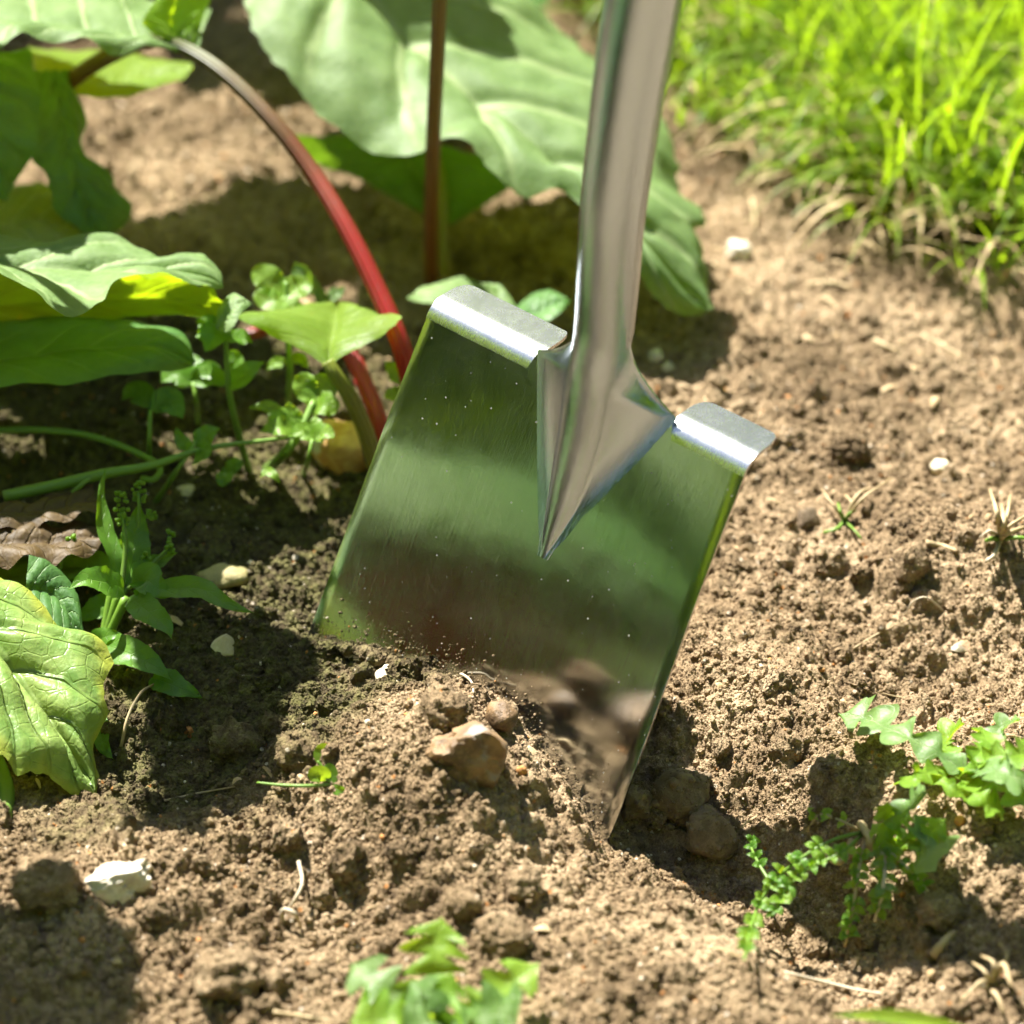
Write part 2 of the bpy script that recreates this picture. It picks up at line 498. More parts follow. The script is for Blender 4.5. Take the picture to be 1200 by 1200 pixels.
def soil_sheet():
    nx, ny = len(XS), len(YS)
    v = np.stack([GX.ravel(), GY.ravel(), H.ravel()], 1).astype(np.float32)
    idx = (np.arange(ny - 1)[:, None] * nx + np.arange(nx - 1)[None]).ravel()
    q = np.stack([idx, idx + 1, idx + 1 + nx, idx + nx], 1).astype(np.int32)
    me = bpy.data.meshes.new('soil')
    me.vertices.add(len(v)); me.vertices.foreach_set('co', v.ravel())
    me.loops.add(q.size); me.loops.foreach_set('vertex_index', q.ravel())
    me.polygons.add(len(q)); me.polygons.foreach_set('loop_start', np.arange(0, q.size, 4, dtype=np.int32))
    me.polygons.foreach_set('use_smooth', np.ones(len(q), bool))
    me.update(calc_edges=True); me.validate()
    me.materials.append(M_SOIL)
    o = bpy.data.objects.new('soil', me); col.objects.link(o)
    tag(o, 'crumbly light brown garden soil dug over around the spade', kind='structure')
soil_sheet()

# lawn sheet beyond the bed (the blades grow from it)
M_TURF = soil_material('turf', (0.08, 0.10, 0.02), (0.14, 0.17, 0.035), (0.24, 0.22, 0.08), moss_shade=False)
edge_px = [(400, -120), (520, -75), (610, -20), (700, 50), (775, 115), (820, 160), (850, 185), (930, 215), (985, 270), (1060, 326), (1140, 342), (1230, 356), (1400, 380)]
edge_w = np.array([PZ(*q) for q in edge_px])
def lawn_side(x, y):
    ex = np.concatenate([[-30], [edge_w[0, 0] - 0.03], edge_w[:, 0], [30]])
    ey = np.concatenate([[6], [edge_w[0, 1] + 0.25], edge_w[:, 1], [edge_w[-1, 1] - 0.2]])
    return y - np.interp(x, ex, ey)
lv, lf = [], []
for i, e in enumerate(list(catmull(edge_w, 40)) + [np.array([40.0, 0.2, 0])]):
    lv += [(e[0] + 0.02, e[1] + 0.05, 0.012), (e[0] * 1.5 + 2, max(60, e[1] + 1), 0.06)]
    if i: lf.append((2 * i - 2, 2 * i, 2 * i + 1, 2 * i - 1))
o = mesh_obj('lawn', lv, lf, M_TURF); tag(o, 'green lawn turf beyond the soil bed', kind='structure')

# ------------------------------------------------------------------ loose crumbs (geometry-node instances)
def scatter(name, P3, R3, mat, sub, seed, label, nproto=5, amp=0.55, flat=0.8, kindcat='soil'):
    me = bpy.data.meshes.new(name)
    me.vertices.add(len(P3)); me.vertices.foreach_set('co', np.asarray(P3, np.float32).ravel())
    at = me.attributes.new('rad', 'FLOAT', 'POINT'); at.data.foreach_set('value', np.asarray(R3, np.float32))
    ar = me.attributes.new('rot', 'FLOAT_VECTOR', 'POINT'); ar.data.foreach_set('vector', rng.uniform(0, 6.28, (len(P3), 3)).astype(np.float32).ravel())
    me.materials.append(mat)
    o = bpy.data.objects.new(name, me); col.objects.link(o)
    ng = bpy.data.node_groups.new(name, 'GeometryNodeTree')
    ng.interface.new_socket('Geometry', in_out='INPUT', socket_type='NodeSocketGeometry')
    ng.interface.new_socket('Geometry', in_out='OUTPUT', socket_type='NodeSocketGeometry')
    N = ng.nodes; L = ng.links
    gi = N.new('NodeGroupInput'); go = N.new('NodeGroupOutput')
    g2i = N.new('GeometryNodeGeometryToInstance')
    for k in range(nproto):
        ico = N.new('GeometryNodeMeshIcoSphere'); ico.inputs['Radius'].default_value = 1; ico.inputs['Subdivisions'].default_value = sub
        sp = N.new('GeometryNodeSetPosition')
        no = N.new('ShaderNodeTexNoise'); no.noise_dimensions = '4D'
        no.inputs['W'].default_value = seed + k * 3.1; no.inputs['Scale'].default_value = 1.3; no.inputs['Detail'].default_value = 5; no.inputs['Roughness'].default_value = 0.74
        po = N.new('GeometryNodeInputPosition'); L.new(po.outputs[0], no.inputs['Vector'])
        su = N.new('ShaderNodeVectorMath'); su.operation = 'SUBTRACT'; L.new(no.outputs['Color'], su.inputs[0]); su.inputs[1].default_value = (0.5, 0.5, 0.5)
        sc = N.new('ShaderNodeVectorMath'); sc.operation = 'MULTIPLY'; L.new(su.outputs[0], sc.inputs[0]); sc.inputs[1].default_value = (amp * 3, amp * 3, amp * 3)
        L.new(ico.outputs[0], sp.inputs['Geometry']); L.new(sc.outputs[0], sp.inputs['Offset'])
        tr = N.new('GeometryNodeTransform'); L.new(sp.outputs[0], tr.inputs[0]); tr.inputs['Scale'].default_value = (1, random.uniform(0.75, 1.1), flat)
        sm = N.new('GeometryNodeSetMaterial'); L.new(tr.outputs[0], sm.inputs[0]); sm.inputs['Material'].default_value = mat
        ss = N.new('GeometryNodeSetShadeSmooth'); L.new(sm.outputs[0], ss.inputs[0]); ss.inputs['Shade Smooth'].default_value = sub >= 2
        L.new(ss.outputs[0], g2i.inputs[0])
    iop = N.new('GeometryNodeInstanceOnPoints'); iop.inputs['Pick Instance'].default_value = True
    L.new(gi.outputs[0], iop.inputs['Points']); L.new(g2i.outputs[0], iop.inputs['Instance'])
    a1 = N.new('GeometryNodeInputNamedAttribute'); a1.data_type = 'FLOAT'; a1.inputs[0].default_value = 'rad'
    a2 = N.new('GeometryNodeInputNamedAttribute'); a2.data_type = 'FLOAT_VECTOR'; a2.inputs[0].default_value = 'rot'
    L.new(a1.outputs[0], iop.inputs['Scale']); L.new(a2.outputs[0], iop.inputs['Rotation'])
    L.new(iop.outputs[0], go.inputs[0])
    md = o.modifiers.new('scatter', 'NODES'); md.node_group = ng
    tag(o, label, kindcat, kind='stuff')
    return o

def field(n, rmin, alpha, rmax, ypow=1.5, sink=0.3, thresh=None, ymax=0.85):
    x = rng.uniform(-0.37, 0.37, n); y = -0.29 + (ymax + 0.29) * rng.random(n)**ypow
    r = np.minimum(rmin * (1 - rng.random(n))**(-1 / alpha), rmax)
    dens = 0.35 + 1.3 * (vn(x, y, 24, 91) + 0.35)
    keep = rng.random(n) < np.clip(dens, 0.18, 1)
    x, y, r = x[keep], y[keep], r[keep]
    z = hz(x, y) + r * rng.uniform(-sink, 0.55, len(r))
    return np.stack([x, y, z], 1), r
pp, rr = field(620000, 0.00050, 2.7, 0.0022)
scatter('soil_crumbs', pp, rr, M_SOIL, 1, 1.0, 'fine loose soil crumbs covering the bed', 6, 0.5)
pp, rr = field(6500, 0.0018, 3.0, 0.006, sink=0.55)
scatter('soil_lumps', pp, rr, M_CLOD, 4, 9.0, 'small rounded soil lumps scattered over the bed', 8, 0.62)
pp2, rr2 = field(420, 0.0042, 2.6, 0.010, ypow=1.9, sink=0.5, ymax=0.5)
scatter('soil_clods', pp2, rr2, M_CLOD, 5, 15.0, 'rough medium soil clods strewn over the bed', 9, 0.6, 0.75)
M_GRIT = stone_material('grit', (0.42, 0.34, 0.24), (0.62, 0.55, 0.45), scale=200)
pp, rr = field(900, 0.0006, 2.6, 0.0022, sink=0.2)
scatter('pale_grit', pp, rr, M_GRIT, 2, 21.0, 'tiny pale stone grit scattered through the soil', 4, 0.4, kindcat='grit')
M_RUST = stone_material('rusty_grit', (0.34, 0.13, 0.03), (0.5, 0.24, 0.07), scale=200)
pp, rr = field(260, 0.0008, 2.2, 0.0026, sink=0.1)
scatter('rusty_grit', pp, rr, M_RUST, 2, 31.0, 'tiny rust-orange grit scattered through the soil', 3, 0.4, kindcat='grit')

# ------------------------------------------------------------------ spade
from mathutils import Euler
BM = Matrix(((SU[0], SV[0], SN[0]), (SU[1], SV[1], SN[1]), (SU[2], SV[2], SN[2])))
ROT_ALONG = tuple(BM.transposed().to_euler())
M_STEEL = steel_material('blade_steel', ROT_ALONG, 1.0, 0.125, marks=2.5)
M_SHAFT = steel_material('shaft_steel', ROT_ALONG, 0.35, 0.15, (0.34, 0.41, 0.50), 12.0)
M_TREAD = steel_material('tread_steel', ROT_ALONG, 0.5, 0.265, (0.55, 0.56, 0.57), 3.0)
M_GRIP = stone_material('black_grip', (0.02, 0.02, 0.02), (0.03, 0.03, 0.03), rough=0.5)
M_WOOD = stone_material('ash_wood', (0.42, 0.28, 0.14), (0.5, 0.36, 0.2), rough=0.5, scale=30)

spade = empty('garden_spade', S(0.0, -0.24), 'polished stainless steel digging spade stuck upright in the soil', 'spade')
CU = 0.0115
def blade():
    nu, nv = 61, 61
    T = 0.0019
    vt = 0.0
    verts = []
    for layer in (0, 1):
        for j in range(nv):
            v = vt - 0.262 * j / (nv - 1)
            hl = np.interp(v, [-0.26, -0.17, 0], [0.094, 0.0967, 0.0935])
            for i in range(nu):
                x = -1 + 2 * i / (nu - 1)
                vv = v
                if j == 0 and abs(x * hl - CU) < 0.041: vv = 0.0105
                if j == nv - 1: vv = v + 0.006 * x * x
                u = x * hl
                dish = 0.0022 * (x * x) * np.clip(-v / 0.06, 0, 1) + 0.0006 * max(0, (-v - 0.1) / 0.16)**2
                e = 0.0006 if (i in (0, nu - 1) and layer == 0) else 0
                verts.append(S(u, vv, dish - layer * T - e))
    f = grid_faces(nu, nv)
    n0 = nu * nv
    F = [t[::-1] for t in f] + [tuple(a + n0 for a in t) for t in f]
    for i in range(nu - 1):
        F.append((i, i + 1, i + 1 + n0, i + n0)); b = (nv - 1) * nu
        F.append((b + i + 1, b + i, b + i + n0, b + i + 1 + n0))
    for j in range(nv - 1):
        a = j * nu; F.append((a + nu, a, a + n0, a + nu + n0)); c = a + nu - 1
        F.append((c, c + nu, c + nu + n0, c + n0))
    o = mesh_obj('blade', verts, F, M_STEEL, spade)
    o.data.set_sharp_from_angle(angle=math.radians(40))
    return o
blade()
def tread(u0, u1, name, cut_in, cut_out, lft):
    r = 0.0135; A = math.radians(64); T = 0.0019
    prof = [(0.0, 0.0)]
    for k in range(1, 11):
        a = A * k / 10; prof.append((r * math.sin(a), -r * (1 - math.cos(a))))
    for k in range(1, 13):
        prof.append((prof[10][0] + 0.0165 * k / 12 * math.cos(A), prof[10][1] - 0.0165 * k / 12 * math.sin(A)))
    n = len(prof); nu = 15
    verts = []
    for layer in (0, 1):
        for j, (v, nn) in enumerate(prof):
            jj = min(j + 1, n - 1); j0 = max(j - 1, 0)
            tv, tn = prof[jj][0] - prof[j0][0], prof[jj][1] - prof[j0][1]
            l = math.hypot(tv, tn); ov, on = tn / l, -tv / l       # inward side
            s = max(0, (j - 14) / (n - 15))
            c0 = cut_in * (1 - math.sqrt(max(0, 1 - s * s))); c1 = cut_out * (1 - math.sqrt(max(0, 1 - s * s)))
            for i in range(nu):
                x = i / (nu - 1)
                a, b = (u0 + c1, u1 - c0) if lft else (u0 + c0, u1 - c1)
                u = a + (b - a) * x
                verts.append(S(u, v + layer * T * ov, nn + layer * T * on - (0.0 if layer else -0.0)))
    f = grid_faces(nu, n); n0 = nu * n
    F = [t[::-1] for t in f] + [tuple(a + n0 for a in t) for t in f]
    for i in range(nu - 1):
        F.append((i, i + 1, i + 1 + n0, i + n0)); b = (n - 1) * nu
        F.append((b + i + 1, b + i, b + i + n0, b + i + 1 + n0))
    for j in range(n - 1):
        a = j * nu; F.append((a + nu, a, a + n0, a + nu + n0)); c = a + nu - 1
        F.append((c, c + nu, c + nu + n0, c + n0))
    o = mesh_obj(name, verts, F, M_TREAD, spade)
    o.data.set_sharp_from_angle(angle=math.radians(50))
tread(-0.0935, -0.0275, 'tread', 0.003, 0.006, True)
tread(0.0495, 0.0935, 'tread', 0.006, 0.004, False)

def socket():
    vs_ = list(np.linspace(-0.0785, 0.0105, 30)) + list(np.linspace(0.0105, 0.042, 16)[1:]) + list(np.linspace(0.042, 0.30, 30)[1:])
    pv = [-0.0785, -0.05, -0.02, 0.0105, 0.0315, 0.06, 0.092, 0.142, 0.1865, 0.30]
    pn = [-0.0030, -0.0040, -0.0005, 0.0098, 0.0175, 0.0318, 0.0488, 0.070, 0.0862, 0.1245]
    pr = [0.0032, 0.0092, 0.0130, 0.0142, 0.0141, 0.0143, 0.0147, 0.0158, 0.0168, 0.0176]
    A = catmull(np.stack([pv, pn, pr], 1), 400)
    verts = []; NA, NW = 25, 9
    for v in vs_:
        nc = np.interp(v, A[:, 0], A[:, 1]); r = np.interp(v, A[:, 0], A[:, 2])
        if v <= 0.0105:
            k = (v + 0.0785) / 0.089; a = 0.0395 * k**0.92 + 0.0012; ne = 0.0001
        else:
            k = min(1, (v - 0.0105) / 0.0305)
            a = r * 0.985 + (0.0395 - r) * (1 - k)**2.6; ne = nc * (1 - (1 - k)**2.0) + 0.0001 * (1 - k)
        a = max(a, r * 0.985)
        # contact of web with the tube: at a low angle
        th = math.radians(28) * (1 if v < 0.0105 else (1 - min(1, (v - 0.0105) / 0.03)))
        top = []
        for i in range(NA):
            t = math.pi - th - (math.pi - 2 * th) * i / (NA - 1)
            top.append((r * math.cos(t), max(ne + 0.0002, nc + r * math.sin(t))))
        lw = []
        for i in range(NW):
            x = i / NW
            uu = -a + (top[0][0] + a) * x
            nn = ne + (top[0][1] - ne) * (0.25 * x + 0.75 * x**2.0)
            lw.append((uu, nn))
        rw = [(-u, n_) for u, n_ in lw[::-1]]
        loop = lw + top + rw
        # underside
        back = []
        for (u, n_) in rw[::-1]:
            back.append((u, n_ - (0.0003 if v <= 0.0105 else 0.0016)))
        kk = 0 if v <= 0.0105 else min(1, (v - 0.0105) / 0.03)
        for i in range(NA):
            t = th + (math.pi - 2 * th) * i / (NA - 1)
            uu = r * math.cos(t); lo = nc - r * math.sin(t)
            flat = top[-1][1] - 0.0016
            full = nc - r * math.sin(t - th * 0) if kk > 0 else flat
            back.append((uu, flat * (1 - kk) + lo * kk))
        for (u, n_) in lw[::-1]:
            back.append((u, n_ - (0.0003 if v <= 0.0105 else 0.0016)))
        sl = math.atan2(np.interp(v + 0.004, A[:, 0], A[:, 1]) - np.interp(v - 0.004, A[:, 0], A[:, 1]), 0.008) if v > 0.03 else 0
        kk2 = np.clip((v - 0.03) / 0.03, 0, 1)
        for (u, n_) in loop + back:
            dn = n_ - nc
            verts.append(S(CU + u, v - dn * math.sin(sl) * kk2, nc + dn * (1 - kk2 * (1 - math.cos(sl)))))
    m = 2 * (2 * NW + NA)
    F = [t for t in grid_faces(m, len(vs_), True)]
    o = mesh_obj('socket', verts, F, M_SHAFT, spade)
    o.data.set_sharp_from_angle(angle=math.radians(55))
    top = S(CU, 0.30, 0.1245); dirv = SV + SN * 0.335; dirv = dirv / np.linalg.norm(dirv)
    return top, dirv
stop_, sdir = socket()
pth = [stop_ - sdir * 0.01 + sdir * t for t in np.linspace(0, 0.42, 8)]
tube('shaft', pth, [0.0172, 0.0174, 0.017], M_WOOD, spade, 24, 12)
he = pth[-1]
side = SU
def yoke(s):
    return [he - sdir * 0.01, he + sdir * 0.03 + side * s * 0.03, he + sdir * 0.09 + side * s * 0.055, he + sdir * 0.12 + side * s * 0.055]
tube('handle_arm', yoke(-1), [0.012, 0.009, 0.009], M_WOOD, spade, 12)
tube('handle_arm', yoke(1), [0.012, 0.009, 0.009], M_WOOD, spade, 12)
tube('handle_grip', [he + sdir * 0.115 - side * 0.065, he + sdir * 0.118, he + sdir * 0.115 + side * 0.065], [0.014, 0.016, 0.014], M_GRIP, spade, 16)

def blade_soil():
    u = rng.uniform(-.095, .094, 1500)
    cv = np.interp(u, [-.097, -.06, -.005, .027, .05, .097], [-.172, -.160, -.152, -.159, -.168, -.191])
    v = cv + rng.exponential(.0055, len(u)) - .003
    r = 0.00028 * (1 - rng.random(len(u)))**(-1 / 3.0); r = np.minimum(r, .0011)
    pts_ = np.array([S(a, b, .0022 * (a / .095)**2 + c * .4) for a, b, c in zip(u, v, r)])
    scatter('soil_grains', pts_, r, M_SOIL, 1, 51.0, 'soil grains stuck to the blade just above the ground', 5, 0.5)
    u = rng.uniform(-.093, .088, 230)
    cv = np.interp(u, [-.097, -.06, -.005, .027, .05, .097], [-.172, -.160, -.152, -.159, -.168, -.191])
    r = np.minimum(0.0014 * (1 - rng.random(len(u)))**(-1 / 2.4), .0052)
    pts_ = np.array([S(a, b - .001 - c * .5, c * .9 + e) for a, b, c, e in zip(u, cv, r, rng.uniform(0, .006, len(u)))])
    scatter('heaped_crumbs', pts_, r, M_CLOD, 4, 61.0, 'soil crumbs heaped where the blade enters the ground', 7, 0.6)
blade_soil()

# ------------------------------------------------------------------ stones and clods
def stone(name, px, py, w, h, mat, label, cat='stone', sub=3, seed=1, facet=0.0, depth=None, rise=0.35, rotz=0.0, amp=0.35, group=None, tilt=0.0, sharp=None, fr=1.5, parent=None):
    """a stone seen w x h pixels large at a photo point, bedded in the soil"""
    import bmesh
    base = G(px, py + h * 0.35)
    sc = 2411 * DIST / ((base - CAM) @ FW)
    rx = w / sc / 2; rz = h / sc / 2 / 0.9; ry = depth / sc / 2 if depth else (rx + rz) / 2
    bm = bmesh.new(); bmesh.ops.create_icosphere(bm, subdivisions=sub, radius=1)
    for v in bm.verts:
        p = v.co.copy()
        d = 1 + amp * mnoise.noise(p * fr + Vector((seed * 7.1, seed * 3.3, 0))) + amp * 0.5 * mnoise.noise(p * fr * 2.6 + Vector((seed, 9, 2))) + amp * 0.22 * mnoise.noise(p * fr * 6 + Vector((seed, 1, 5)))
        v.co = p * d
    if facet:
        r_ = random.Random(seed)
        for k in range(11):
            n = Vector((r_.gauss(0, 1), r_.gauss(0, 1), r_.gauss(0, 1))).normalized(); c = r_.uniform(0.55, 0.85)
            for v in bm.verts:
                e = v.co.dot(n) - c
                if e > 0: v.co -= n * e * facet
    R = Matrix.Rotation(tilt, 3, 'Y') @ Matrix.Diagonal((rx, ry, rz))
    R = Matrix.Rotation(rotz, 3, 'Z') @ R
    crumbs = []
    if cat == 'clod':
        r_ = random.Random(seed + 100)
        allv = [v.co.copy() for v in bm.verts]
        for k in range(420):
            c = allv[r_.randrange(len(allv))] * r_.uniform(0.93, 1.02)
            crumbs.append((c, 0.035 * (1 - r_.random())**(-1 / 3.2)))
        for c, cr in crumbs:
            cr = min(cr, 0.2)
            res = bmesh.ops.create_icosphere(bm, subdivisions=1, radius=cr)
            for v in res['verts']:
                v.co = v.co * (1 + 0.5 * mnoise.noise(v.co * (1.5 / cr) + c * 9)) + c
        bm.verts.index_update()
    vs2 = [np.array(R @ v.co) for v in bm.verts]
    fs = [[v.index for v in f.verts] for f in bm.faces]; bm.free()
    cen = base + np.array([0, 0, rz * rise])
    o = mesh_obj(name, [v + cen for v in vs2], fs, mat, parent)
    if parent is not None: return o
    if sharp: o.data.set_sharp_from_angle(angle=math.radians(sharp))
    return tag(o, label, cat, group)

M_FLINT = stone_material('brown_flint', (0.085, 0.05, 0.02), (0.22, 0.13, 0.055), ((0.20, 0.17, 0.14), 0.58), 0.6, 90, 0.002)
M_WHITE = stone_material('white_flint', (0.42, 0.35, 0.25), (0.66, 0.61, 0.52), ((0.30, 0.20, 0.11), 0.62), 0.5, 90)
M_ORANGE = stone_material('orange_stone', (0.42, 0.20, 0.06), (0.62, 0.40, 0.17), ((0.55, 0.52, 0.48), 0.63), 0.7, 60)
M_PALE = stone_material('pale_stone', (0.48, 0.40, 0.26), (0.62, 0.56, 0.42), ((0.33, 0.26, 0.14), 0.62), 0.7)
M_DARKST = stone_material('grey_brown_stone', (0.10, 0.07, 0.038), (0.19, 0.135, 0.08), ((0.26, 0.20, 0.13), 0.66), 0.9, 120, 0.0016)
M_OLIVE = stone_material('olive_stone', (0.16, 0.14, 0.05), (0.32, 0.27, 0.12), ((0.62, 0.55, 0.48), 0.64), 0.7)
flint = stone('flint', 555, 868, 104, 74, M_FLINT, 'knobbly brown flint lying against the blade on the soil mound', seed=3, sub=4, facet=0.75, rise=0.36, tilt=-0.35, sharp=38, amp=0.5, fr=1.9)
stone('knob', 588, 842, 40, 38, M_FLINT, '', seed=8, facet=0.5, rise=0.9, parent=flint)
stone('soil_clod', 520, 826, 58, 50, M_CLOD, 'round crumbly clod directly left of the brown flint', 'clod', 4, seed=5, rise=0.4, fr=2.2)
stone('pebble', 455, 788, 34, 20, M_PALE, 'small beige pebble half buried where soil meets the blade', seed=6, rise=0.3)
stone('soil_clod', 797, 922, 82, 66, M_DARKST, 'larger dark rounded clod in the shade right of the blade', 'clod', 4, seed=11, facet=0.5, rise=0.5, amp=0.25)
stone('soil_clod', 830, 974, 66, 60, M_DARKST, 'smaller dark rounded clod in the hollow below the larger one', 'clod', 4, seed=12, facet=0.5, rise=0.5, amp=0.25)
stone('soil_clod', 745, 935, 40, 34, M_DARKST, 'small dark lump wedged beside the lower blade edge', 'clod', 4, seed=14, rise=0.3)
stone('white_stone', 143, 1024, 84, 52, M_WHITE, 'angular white stone on the soil at the lower left', sub=4, seed=18, facet=0.6, rise=0.3, sharp=26, amp=0.55, tilt=-0.35, depth=60)
stone('orange_stone', 408, 520, 84, 72, M_ORANGE, 'rough orange stone at the foot of the rhubarb stalks', sub=4, seed=19, facet=0.7, rise=0.5, sharp=40, amp=0.35)
stone('pale_stone', 263, 752, 38, 28, M_PALE, 'flat angular cream stone in the shade beside the leafy weed', seed=23, facet=0.9, rise=0.15, sharp=30)
stone('olive_stone', 262, 672, 62, 22, M_OLIVE, 'long olive and white stone in shade left of the blade', seed=25, facet=0.4, rise=0.3)
stone('pale_stone', 216, 572, 28, 14, M_PALE, 'small cream stone in deep shade above the leafy weed', seed=27, facet=0.6, rise=0.2)
stone('pebble', 1126, 755, 30, 15, M_WHITE, 'flat white chip lying on open soil at the right', seed=29, facet=0.9, rise=0.3, sharp=30)
stone('pebble', 1101, 549, 24, 18, M_PALE, 'round cream pebble on open soil right of the tread', seed=31, rise=0.3)
stone('pebble', 866, 292, 32, 24, M_WHITE, 'white pebble on soil near the edge of the lawn', seed=33, rise=0.5)
stone('pebble', 769, 418, 18, 16, M_WHITE, 'upper of two white pebbles right of the socket', seed=35, rise=0.5)
stone('pebble', 783, 430, 15, 13, M_WHITE, 'lower of two white pebbles right of the socket', seed=36, rise=0.5)
stone('soil_clod', 1066, 658, 48, 56, M_CLOD, 'pointed clod standing on a low ridge at the right', 'clod', 4, seed=41, facet=0.8, rise=0.5, amp=0.4)
stone('soil_clod', 946, 606, 34, 24, M_DARKST, 'flat wedge-shaped lump beside the small green tuft', 'clod', 3, seed=43, facet=0.8, rise=0.35, tilt=0.4)
stone('soil_clod', 972, 652, 42, 36, M_CLOD, 'rounded clod below the small green grass tuft', 'clod', 4, seed=45, rise=0.35, fr=2.2)
stone('soil_clod', 543, 1052, 44, 38, M_CLOD, 'rounded clod above the front thistle top leaf', 'clod', 4, seed=47, rise=0.35)
stone('soil_clod', 614, 1030, 42, 38, M_CLOD, 'rounded pale clod below the mound right of centre', 'clod', 4, seed=49, rise=0.4)
stone('soil_clod', 586, 1092, 66, 46, M_CLOD, 'broad clod between the front thistle leaves', 'clod', 4, seed=51, rise=0.4)
stone('soil_clod', 352, 872, 56, 46, M_CLOD, 'lit clod at the shade edge beside the seedling', 'clod', 4, seed=53, rise=0.25, fr=2.4)
stone('soil_clod', 275, 862, 64, 44, M_CLOD, 'big dark clod lying in the shade below the weed', 'clod', 4, seed=55, rise=0.3, fr=2.2)
stone('soil_clod', 268, 1132, 82, 50, M_CLOD, 'broad clod with shaded hollow at the lower left', 'clod', 4, seed=57, rise=0.3, fr=2.2)
stone('soil_clod', 55, 1025, 80, 56, M_CLOD, 'large mossy-dark clod left of the white stone', 'clod', 4, seed=59, rise=0.3, fr=2.2)
stone('soil_clod', 925, 868, 44, 34, M_CLOD, 'rounded clod on the slope above the dark stones', 'clod', 4, seed=61, rise=0.35, fr=2.2)
stone('soil_clod', 1100, 1060, 52, 40, M_CLOD, 'rounded clod right of the trailing weed', 'clod', 4, seed=63, rise=0.35, fr=2.2)

# ------------------------------------------------------------------ leaves
def patch_leaf(name, Mid, L, R, mat, parent, nt=40, ns=14, bulge=0.0, blister=0.0022, bsc=45, wave=0.0, nveins=6, vdepth=0.0018, seed=1.0, ragged=0.0, curl=0.0):
    """a blade of a leaf between its two margins and its midrib; each control point is (photo x, photo y, depth)"""
    Mc = catmull(pts(Mid), nt); Lc = catmull(pts(L), nt); Rc = catmull(pts(R), nt)
    verts, uv = [], []
    nA = ns * 2 + 1
    grid = np.zeros((nt, nA, 3))
    for j in range(nt):
        for i in range(nA):
            s = (i - ns) / ns
            E = Lc[j] if s < 0 else Rc[j]
            a = abs(s)
            q = Mc[j] * (1 - a) + E * a
            grid[j, i] = q
    tj = np.gradient(grid, axis=0); ti = np.gradient(grid, axis=1)
    nrm = np.cross(ti, tj); nl = np.linalg.norm(nrm, axis=2)[..., None]
    nrm = nrm / (nl + 1e-12)
    avg = nrm[2:-2].mean((0, 1)); 
    if avg[2] < 0: nrm = -nrm
    # smooth the normal a little
    nrm = nrm * 0.5 + (nrm.mean(1)[:, None, :]) * 0.5
    nrm /= np.linalg.norm(nrm, axis=2)[..., None] + 1e-12
    out = grid.copy()
    for j in range(nt):
        t = j / (nt - 1)
        for i in range(nA):
            s = (i - ns) / ns; a = abs(s)
            q = grid[j, i]
            y = (t - a * 0.55 / nveins * 2.2) * nveins
            fr = abs(y - math.floor(y) - 0.5)
            vein = math.exp(-(fr / 0.13)**2) * (1 - 0.6 * a) + math.exp(-(a / 0.07)**2)
            fade = min(1, 6 * t, 6 * (1 - t) + 0.2)
            h = bulge * (1 - (2 * a - 1)**2) * fade
            h += blister * (vnoise(q, bsc, seed) + 0.5 * vnoise(q, bsc * 2.3, seed + 4)) * (0.4 + 0.6 * a) * 1.4
            h -= vdepth * vein
            if wave: h += wave * a**2.2 * math.sin(t * 6.28 * (nveins * 0.55) + seed * 3 + (1.3 if s > 0 else 0))
            if curl: h += curl * max(0, a - 0.6)**2 * 6
            out[j, i] = q + nrm[j, i] * h
            if ragged and a > 0.99:
                m_ = Mc[j]; k = ragged * (vnoise(q, 160, seed + 9) + 0.6 * vnoise(q, 420, seed))
                out[j, i] = out[j, i] + (q - m_) / (np.linalg.norm(q - m_) + 1e-9) * k
    for j in range(nt):
        for i in range(nA):
            verts.append(out[j, i]); uv.append((i / (nA - 1), j / (nt - 1)))
    return mesh_obj(name, verts, grid_faces(nA, nt), mat, parent, True, uv)

